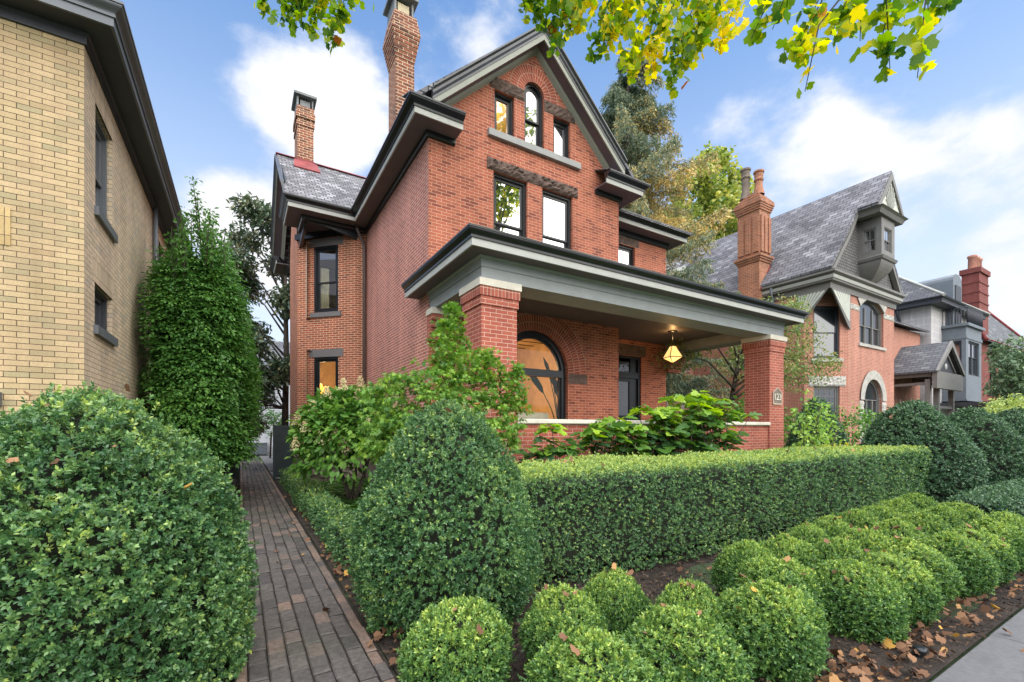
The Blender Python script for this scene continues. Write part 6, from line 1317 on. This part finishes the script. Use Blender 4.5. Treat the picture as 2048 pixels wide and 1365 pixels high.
def trees():
    r = rng(300)
    # magnolia at the far end of the side passage
    B = []
    for z in np.linspace(1.9, 10.3, 22):
        w = np.interp(z, [1.9, 3, 6, 10.5], [1.6, 1.75, 1.5, .9]); a = r.random() * 6.28; B.append((1.55 - .75 + w * .8 * math.cos(a), 21.2 + w * math.sin(a), z, .62))
    tree('magnolia', 'dark glossy magnolia rising beside the brick bay, beyond the fence', (1.55, 21.3, 0), (1.55, 21.2, 9.9), .13, B, 170, 10, .21, .095, 'magnolia', 301, .27, OVAL, .42, droop=.1)
    # multi-stem lollipop at the far end
    t = tree('lollipop_tree', 'small clipped round-headed tree on bare stems before the white clapboard house', (1.62, 27.5, 0), (1.62, 27.5, 1.6), .05, [(1.62 + x, 27.5 + y, z, .55) for x, y, z in ((-.3, 0, 1.6), (.3, 0, 1.6), (0, 0, 2.1), (-.25, .1, 2.2), (.3, 0, 2.2))], 110, 7, .1, .06, 'hornbeam', 302, .16)
    s = MB()
    for dx in (-.3, -.1, .12, .32): s.tube([(1.62 + dx, 27.5, 0), (1.62 + dx * .8, 27.5, 1.4)], .045, 6)
    s.build('stem', M['twig'], t, uvs=False)
    # norway spruce behind the house
    c = Vector((14.9, 14.5, 0)); t = thing('spruce', c, 'tall spruce with golden-tinged drooping branches behind the red brick house', 'tree'); H_ = 18.7; tr = MB(); tr.tube([c, c + UP * 6, c + UP * 12, c + UP * H_], [.3, .22, .13, .02], 9); P = []; D = []; T = []; LL = []
    z = 3.6
    while z < H_ - .3:
        f = (H_ - z) / (H_ - 3.6); ln = min(.35 + .50 * (H_ - z), 4.3); nb_ = int(5 + 2 * f)
        for k in range(nb_):
            a = r.random() * 6.28; l = ln * r.uniform(.5, 1.15); d = Vector((math.cos(a), math.sin(a), 0)); b = c + UP * z; seg = 9; pts = []
            for j in range(seg + 1):
                s_ = j / seg; pts.append(b + d * (l * s_) + UP * (l * (.22 * s_ - .55 * s_ ** 2 + .30 * s_ ** 4)) * (1.0 if f > .15 else -.6))
            tr.tube(pts[::3], [.035 * (f + .2), .02 * (f + .2), .012, .006], 5)
            gold = (.58 * math.exp(-((z - 11.0) / 3.4) ** 2) + .14 * r.normal()) * (1.15 if math.cos(a - .2) > -.3 else .5)
            nbr = int(9 + 8 * l)
            for j in range(nbr):
                s_ = .12 + .88 * (j + r.random()) / nbr; i0 = min(int(s_ * seg), seg - 1); p = pts[i0].lerp(pts[i0 + 1], s_ * seg - i0); sd_ = -1 if j % 2 else 1
                side = Vector((-d.y, d.x, 0)) * sd_ * (.10 + .16 * l * (1 - s_) * r.uniform(.5, 1.1)); e = p + side + d * .12; hl = r.uniform(.25, .75) * (.5 + .5 * min(1, l / 2)); tip = e + UP * -hl + d * .06
                for q in range(14):
                    k_ = (q + r.random()) / 14; w = p.lerp(e, min(1, k_ * 2.2)).lerp(tip, max(0, k_ * 1.6 - .6)); P.append(w); dv = (tip - p).normalized() + Vector(r.normal(size=3)) * .38; D.append(dv); T.append(.32 + gold * (.35 + .65 * k_) + .12 * r.normal()); LL.append(r.uniform(.10, .20))
        z += r.uniform(.34, .58)
    P, D, T, LL = np.array([tuple(p) for p in P]), np.array([tuple(p) for p in D]), np.clip(np.array(T), 0, 1), np.array(LL); m = 3
    Pm = np.repeat(P, m, 0) + r.normal(size=(len(P) * m, 3)) * .05; Dm = np.repeat(unit(D), m, 0) + r.normal(size=(len(P) * m, 3)) * .35; L_ = np.repeat(LL, m)
    nb = NB(); nb.add(leaf_geo(Pm, Dm, r.normal(size=Pm.shape), L_, L_ * .27, DIAM, .2), np.clip(np.repeat(T, m) + r.normal(size=len(Pm)) * .08, 0, 1)); nb.build('crown', M['spruce'], t, loc=c); tr.build('trunk', M['bark'], t, uvs=False)
    # yellowing shade tree behind the slate house
    B = [(32.6 + x, 22.5 + y, z, b) for x, y, z, b in ((0, 0, 22.3, 1.9), (-2.0, 0, 20.6, 2.0), (2.2, 0, 21, 2.0), (-3.4, 1, 17.5, 2.2), (0, -1, 18.6, 2.4), (3.2, 0, 18, 2.2), (-1.8, 0, 15.5, 2.3), (1.8, 0, 15.2, 2.3), (4, 0, 14.6, 2), (-4.4, 0, 14.2, 2.1), (1, 1, 24, 1.2), (0, 0, 12.5, 2.4), (-3, 0, 11.5, 2.2))]
    tree('shade_tree', 'yellowing broadleaf tree rising behind the slate roof next door', (32.6, 22.5, 0), (32.6, 22.5, 18), .4, B, 42, 8, .34, .26, 'decid', 303, .55, OVAL, .52)
    # airy crabapple between the houses
    r2 = rng(310); B = []
    for x, y, z, b in ((-1.2, 0, 4.5, .8), (.3, 0, 5.0, .9), (1.6, -.2, 4.4, .9), (3.2, -.3, 4.6, .8), (4.6, -.4, 4.2, .8), (5.6, -.5, 4.0, .6), (-2, .1, 3.9, .7), (2.2, -.3, 5.5, .8), (3.6, -.2, 5.6, .7), (1.0, 0, 3.8, .8), (2.6, -.3, 3.6, .8), (4, -.4, 3.4, .7), (5.0, -.4, 5.2, .5), (4.4, 0, 6.2, .5)): B.append((13.4 + x, 8.9 + y, z, b))
    tree('crabapple', 'airy crabapple with sparse small leaves reaching across the orange brick house', (13.4, 8.9, 0), (14.2, 8.8, 4.2), .10, B, 100, 8, .11, .06, 'crab', 311, .26, OVAL, .45, 'twig')
    tree('grey_green_tree', 'dense grey-green small tree at the right edge, before the deep red house', (33.5, 6.0, 0), (33.5, 6.0, 4), .15, [(33.6 + x, 6.1 + y, z, b) for x, y, z, b in ((0, 0, 5.6, 1.0), (-.9, 0, 4.8, .9), (.9, 0, 5.0, 1.0), (0, -.3, 4.2, 1.1), (-1.1, 0, 3.6, .9), (1.2, 0, 3.6, 1.0), (0, 0, 2.8, 1.1), (2.0, 0, 4.4, 1.0), (-1.2, 0, 2.6, .9))], 75, 8, .22, .1, 'olive', 304, .28, OVAL)
    c = Vector((24.5, 4.9, 0)); tree('chartreuse_shrub', 'broad pale chartreuse shrub behind the big boxwood cones on the right', c, (24.5, 4.9, 1.2), .06, [(24.5 + x, 4.9 + y, z, .8) for x, y, z in ((-1.6, 0, 1.5), (-.6, 0, 1.8), (.4, 0, 2.1), (1.5, 0, 2.3), (2.6, 0, 2.3), (-2.2, 0, 1.1), (0, -.3, 1.2), (1.4, -.3, 1.4), (2.6, -.3, 1.4))], 110, 7, .12, .06, 'chart', 305, .2, cat='shrub')
    # far trees closing the view down the street and behind the yard
    for i, (x, y, h, w, lab) in enumerate(((-4, 44, 9, 4, 'far green tree behind the white clapboard house, left'), (6, 46, 8, 4.5, 'far green tree behind the white clapboard house, right'), (95, 6, 11, 6, 'far green tree at the end of the street'))):
        tree('far_tree', lab, (x, y, 0), (x, y, h * .7), .3, [(x + w * .6 * math.cos(k * 2.2), y + w * .6 * math.sin(k * 2.2), h * (.45 + .5 * ((k * .37) % 1)), w * .5) for k in range(9)], 26, 8, .45, .3, 'decid', 320 + i, .7, OVAL, .3)
trees()

def tulip_tree():
    base = Vector((11.5, -4.2, 0)); t = thing('tulip_tree', base, 'street tulip tree whose yellow-green leafy branch tips hang into the top of the view', 'tree'); r = rng(400); tr = MB()
    top = base + Vector((-.6, .6, 17)); tr.tube([base, base + Vector((-.1, .1, 5)), base + Vector((-.4, .3, 10)), top], [.45, .36, .26, .08], 12); tr.build('trunk', M['bark'], t, uvs=False)
    fork = base + Vector((-.3, .2, 8.2)); lm = MB(); C = []
    def hang(root, tips, n, lsz, spread, yell, seed, gap=0):
        rr = rng(seed); V = []; T = []
        for tip_ in tips:
            tip = Vector(tip_); up = root.lerp(tip, .55); st = Vector((up.x * .07 + tip.x * .93, up.y * .07 + tip.y * .93, tip.z + .75 + .4 * rr.random()))
            mid = st.lerp(tip, .5) + Vector((rr.normal() * .1, rr.normal() * .1, .1)); lm.tube([root, root.lerp(st, .6) + UP * .4, st, mid, tip], [.04, .02, .009, .006, .003], 5)
            k = n; s_ = rr.random(k) ** .8; P = np.array([tuple(st.lerp(mid, q * 2) if q < .5 else mid.lerp(tip, q * 2 - 1)) for q in s_]) + rr.normal(size=(k, 3)) * spread * (.22 + .78 * (1 - s_))[:, None]
            D = unit(rr.normal(size=(k, 3)) * .8 + [0, 0, -.55]); N_ = unit(rr.normal(size=(k, 3)) + [0, -.5, .5]); L_ = lsz * (.55 + .6 * rr.random(k)); y = yell[0] + (yell[1] - yell[0]) * tips.index(tip_) / len(tips) + .16 * rr.normal()
            V.append(leaf_geo(P, D, N_, L_, L_ * .95, TULIP, .18, .22)); T.append(np.clip(y + rr.normal(size=k) * .24, 0, 1))
        return np.concatenate(V), np.concatenate(T)
    nb = NB()
    g1 = [(0.254, 8.264, 8.36), (0.53, 8.097, 8.16), (0.75, 7.93, 8.05), (1.02, 7.762, 7.95), (1.3, 7.6, 8.05), (1.219, 7.679, 7.78), (.66, 8.0, 8.3), (1.1, 7.75, 8.3)]
    g2 = [(3.42, 5.294, 7.42), (3.55, 5.2, 7.25), (3.783, 5.074, 6.983), (4.024, 4.928, 7.23), (4.265, 4.782, 6.85), (4.567, 4.599, 7.2), (4.688, 4.526, 6.6), (4.929, 4.38, 7.05), (5.17, 4.234, 6.40), (5.352, 4.124, 6.75), (5.593, 3.978, 7.15), (5.74, 3.868, 6.9), (5.45, 4.1, 6.95), (4.4, 4.7, 7.0), (5.0, 4.4, 6.75), (3.95, 5.0, 7.4)]
    g3 = [(3.72, 2.201, 4.93), (3.865, 2.102, 5.0), (4.029, 2.003, 4.80), (4.101, 1.959, 4.47), (3.956, 2.047, 4.72), (4.283, 1.848, 4.95), (4.502, 1.716, 4.9), (4.62, 1.628, 4.78), (4.72, 1.584, 4.66), (4.95, 1.408, 5.0), (5.08, 1.33, 5.12), (4.88, 1.452, 4.56), (4.4, 1.8, 5.05)]
    for tips, n, ls, sp, ye, sd_ in ((g1, 85, .125, .17, (.24, .38), 401), (g2, 135, .105, .20, (.30, .78), 402), (g3, 38, .105, .115, (.56, .30), 403)):
        v, tt = hang(fork, tips, n, ls, sp, ye, sd_); nb.add(v, tt)
    # the main crown over the street, seen reflected in the windows
    C = []
    for k in range(44):
        q = Vector(r.normal(size=3)).normalized() * (r.random() ** .4); b = Vector((10.9 + 2.1 * q.x, -3.4 + 2.6 * q.y, 15.2 + 4.0 * q.z)); lm.tube([fork, fork.lerp(b, .5) + UP * .5, b], [.05, .03, .012], 5); C += [tuple(b + Vector(r.normal(size=3)) * .5) for _ in range(16)]
    v, tt = clusters(C, 9, .36, .17, .16, TULIP, r, .60, .25, .5); nb.add(v, tt); nb.build('leaves', M['tulip'], t, loc=base); lm.build('limb', M['bark'], t, uvs=False)
    v = leaf_geo(np.array([(5.30, 4.13, 6.37), (4.07, 2.0, 4.86), (4.25, 1.86, 5.12), (3.78, 5.05, 7.25), (4.75, 4.48, 6.9), (1.37, 7.6, 7.84)]), r.normal(size=(6, 3)), r.normal(size=(6, 3)) + [0, -1, 0], .115, .11, TULIP, .5, .4); nb = NB(); nb.add(v, r.random(6)); nb.build('autumn_leaf', M['rust'], t, loc=base)
tulip_tree()
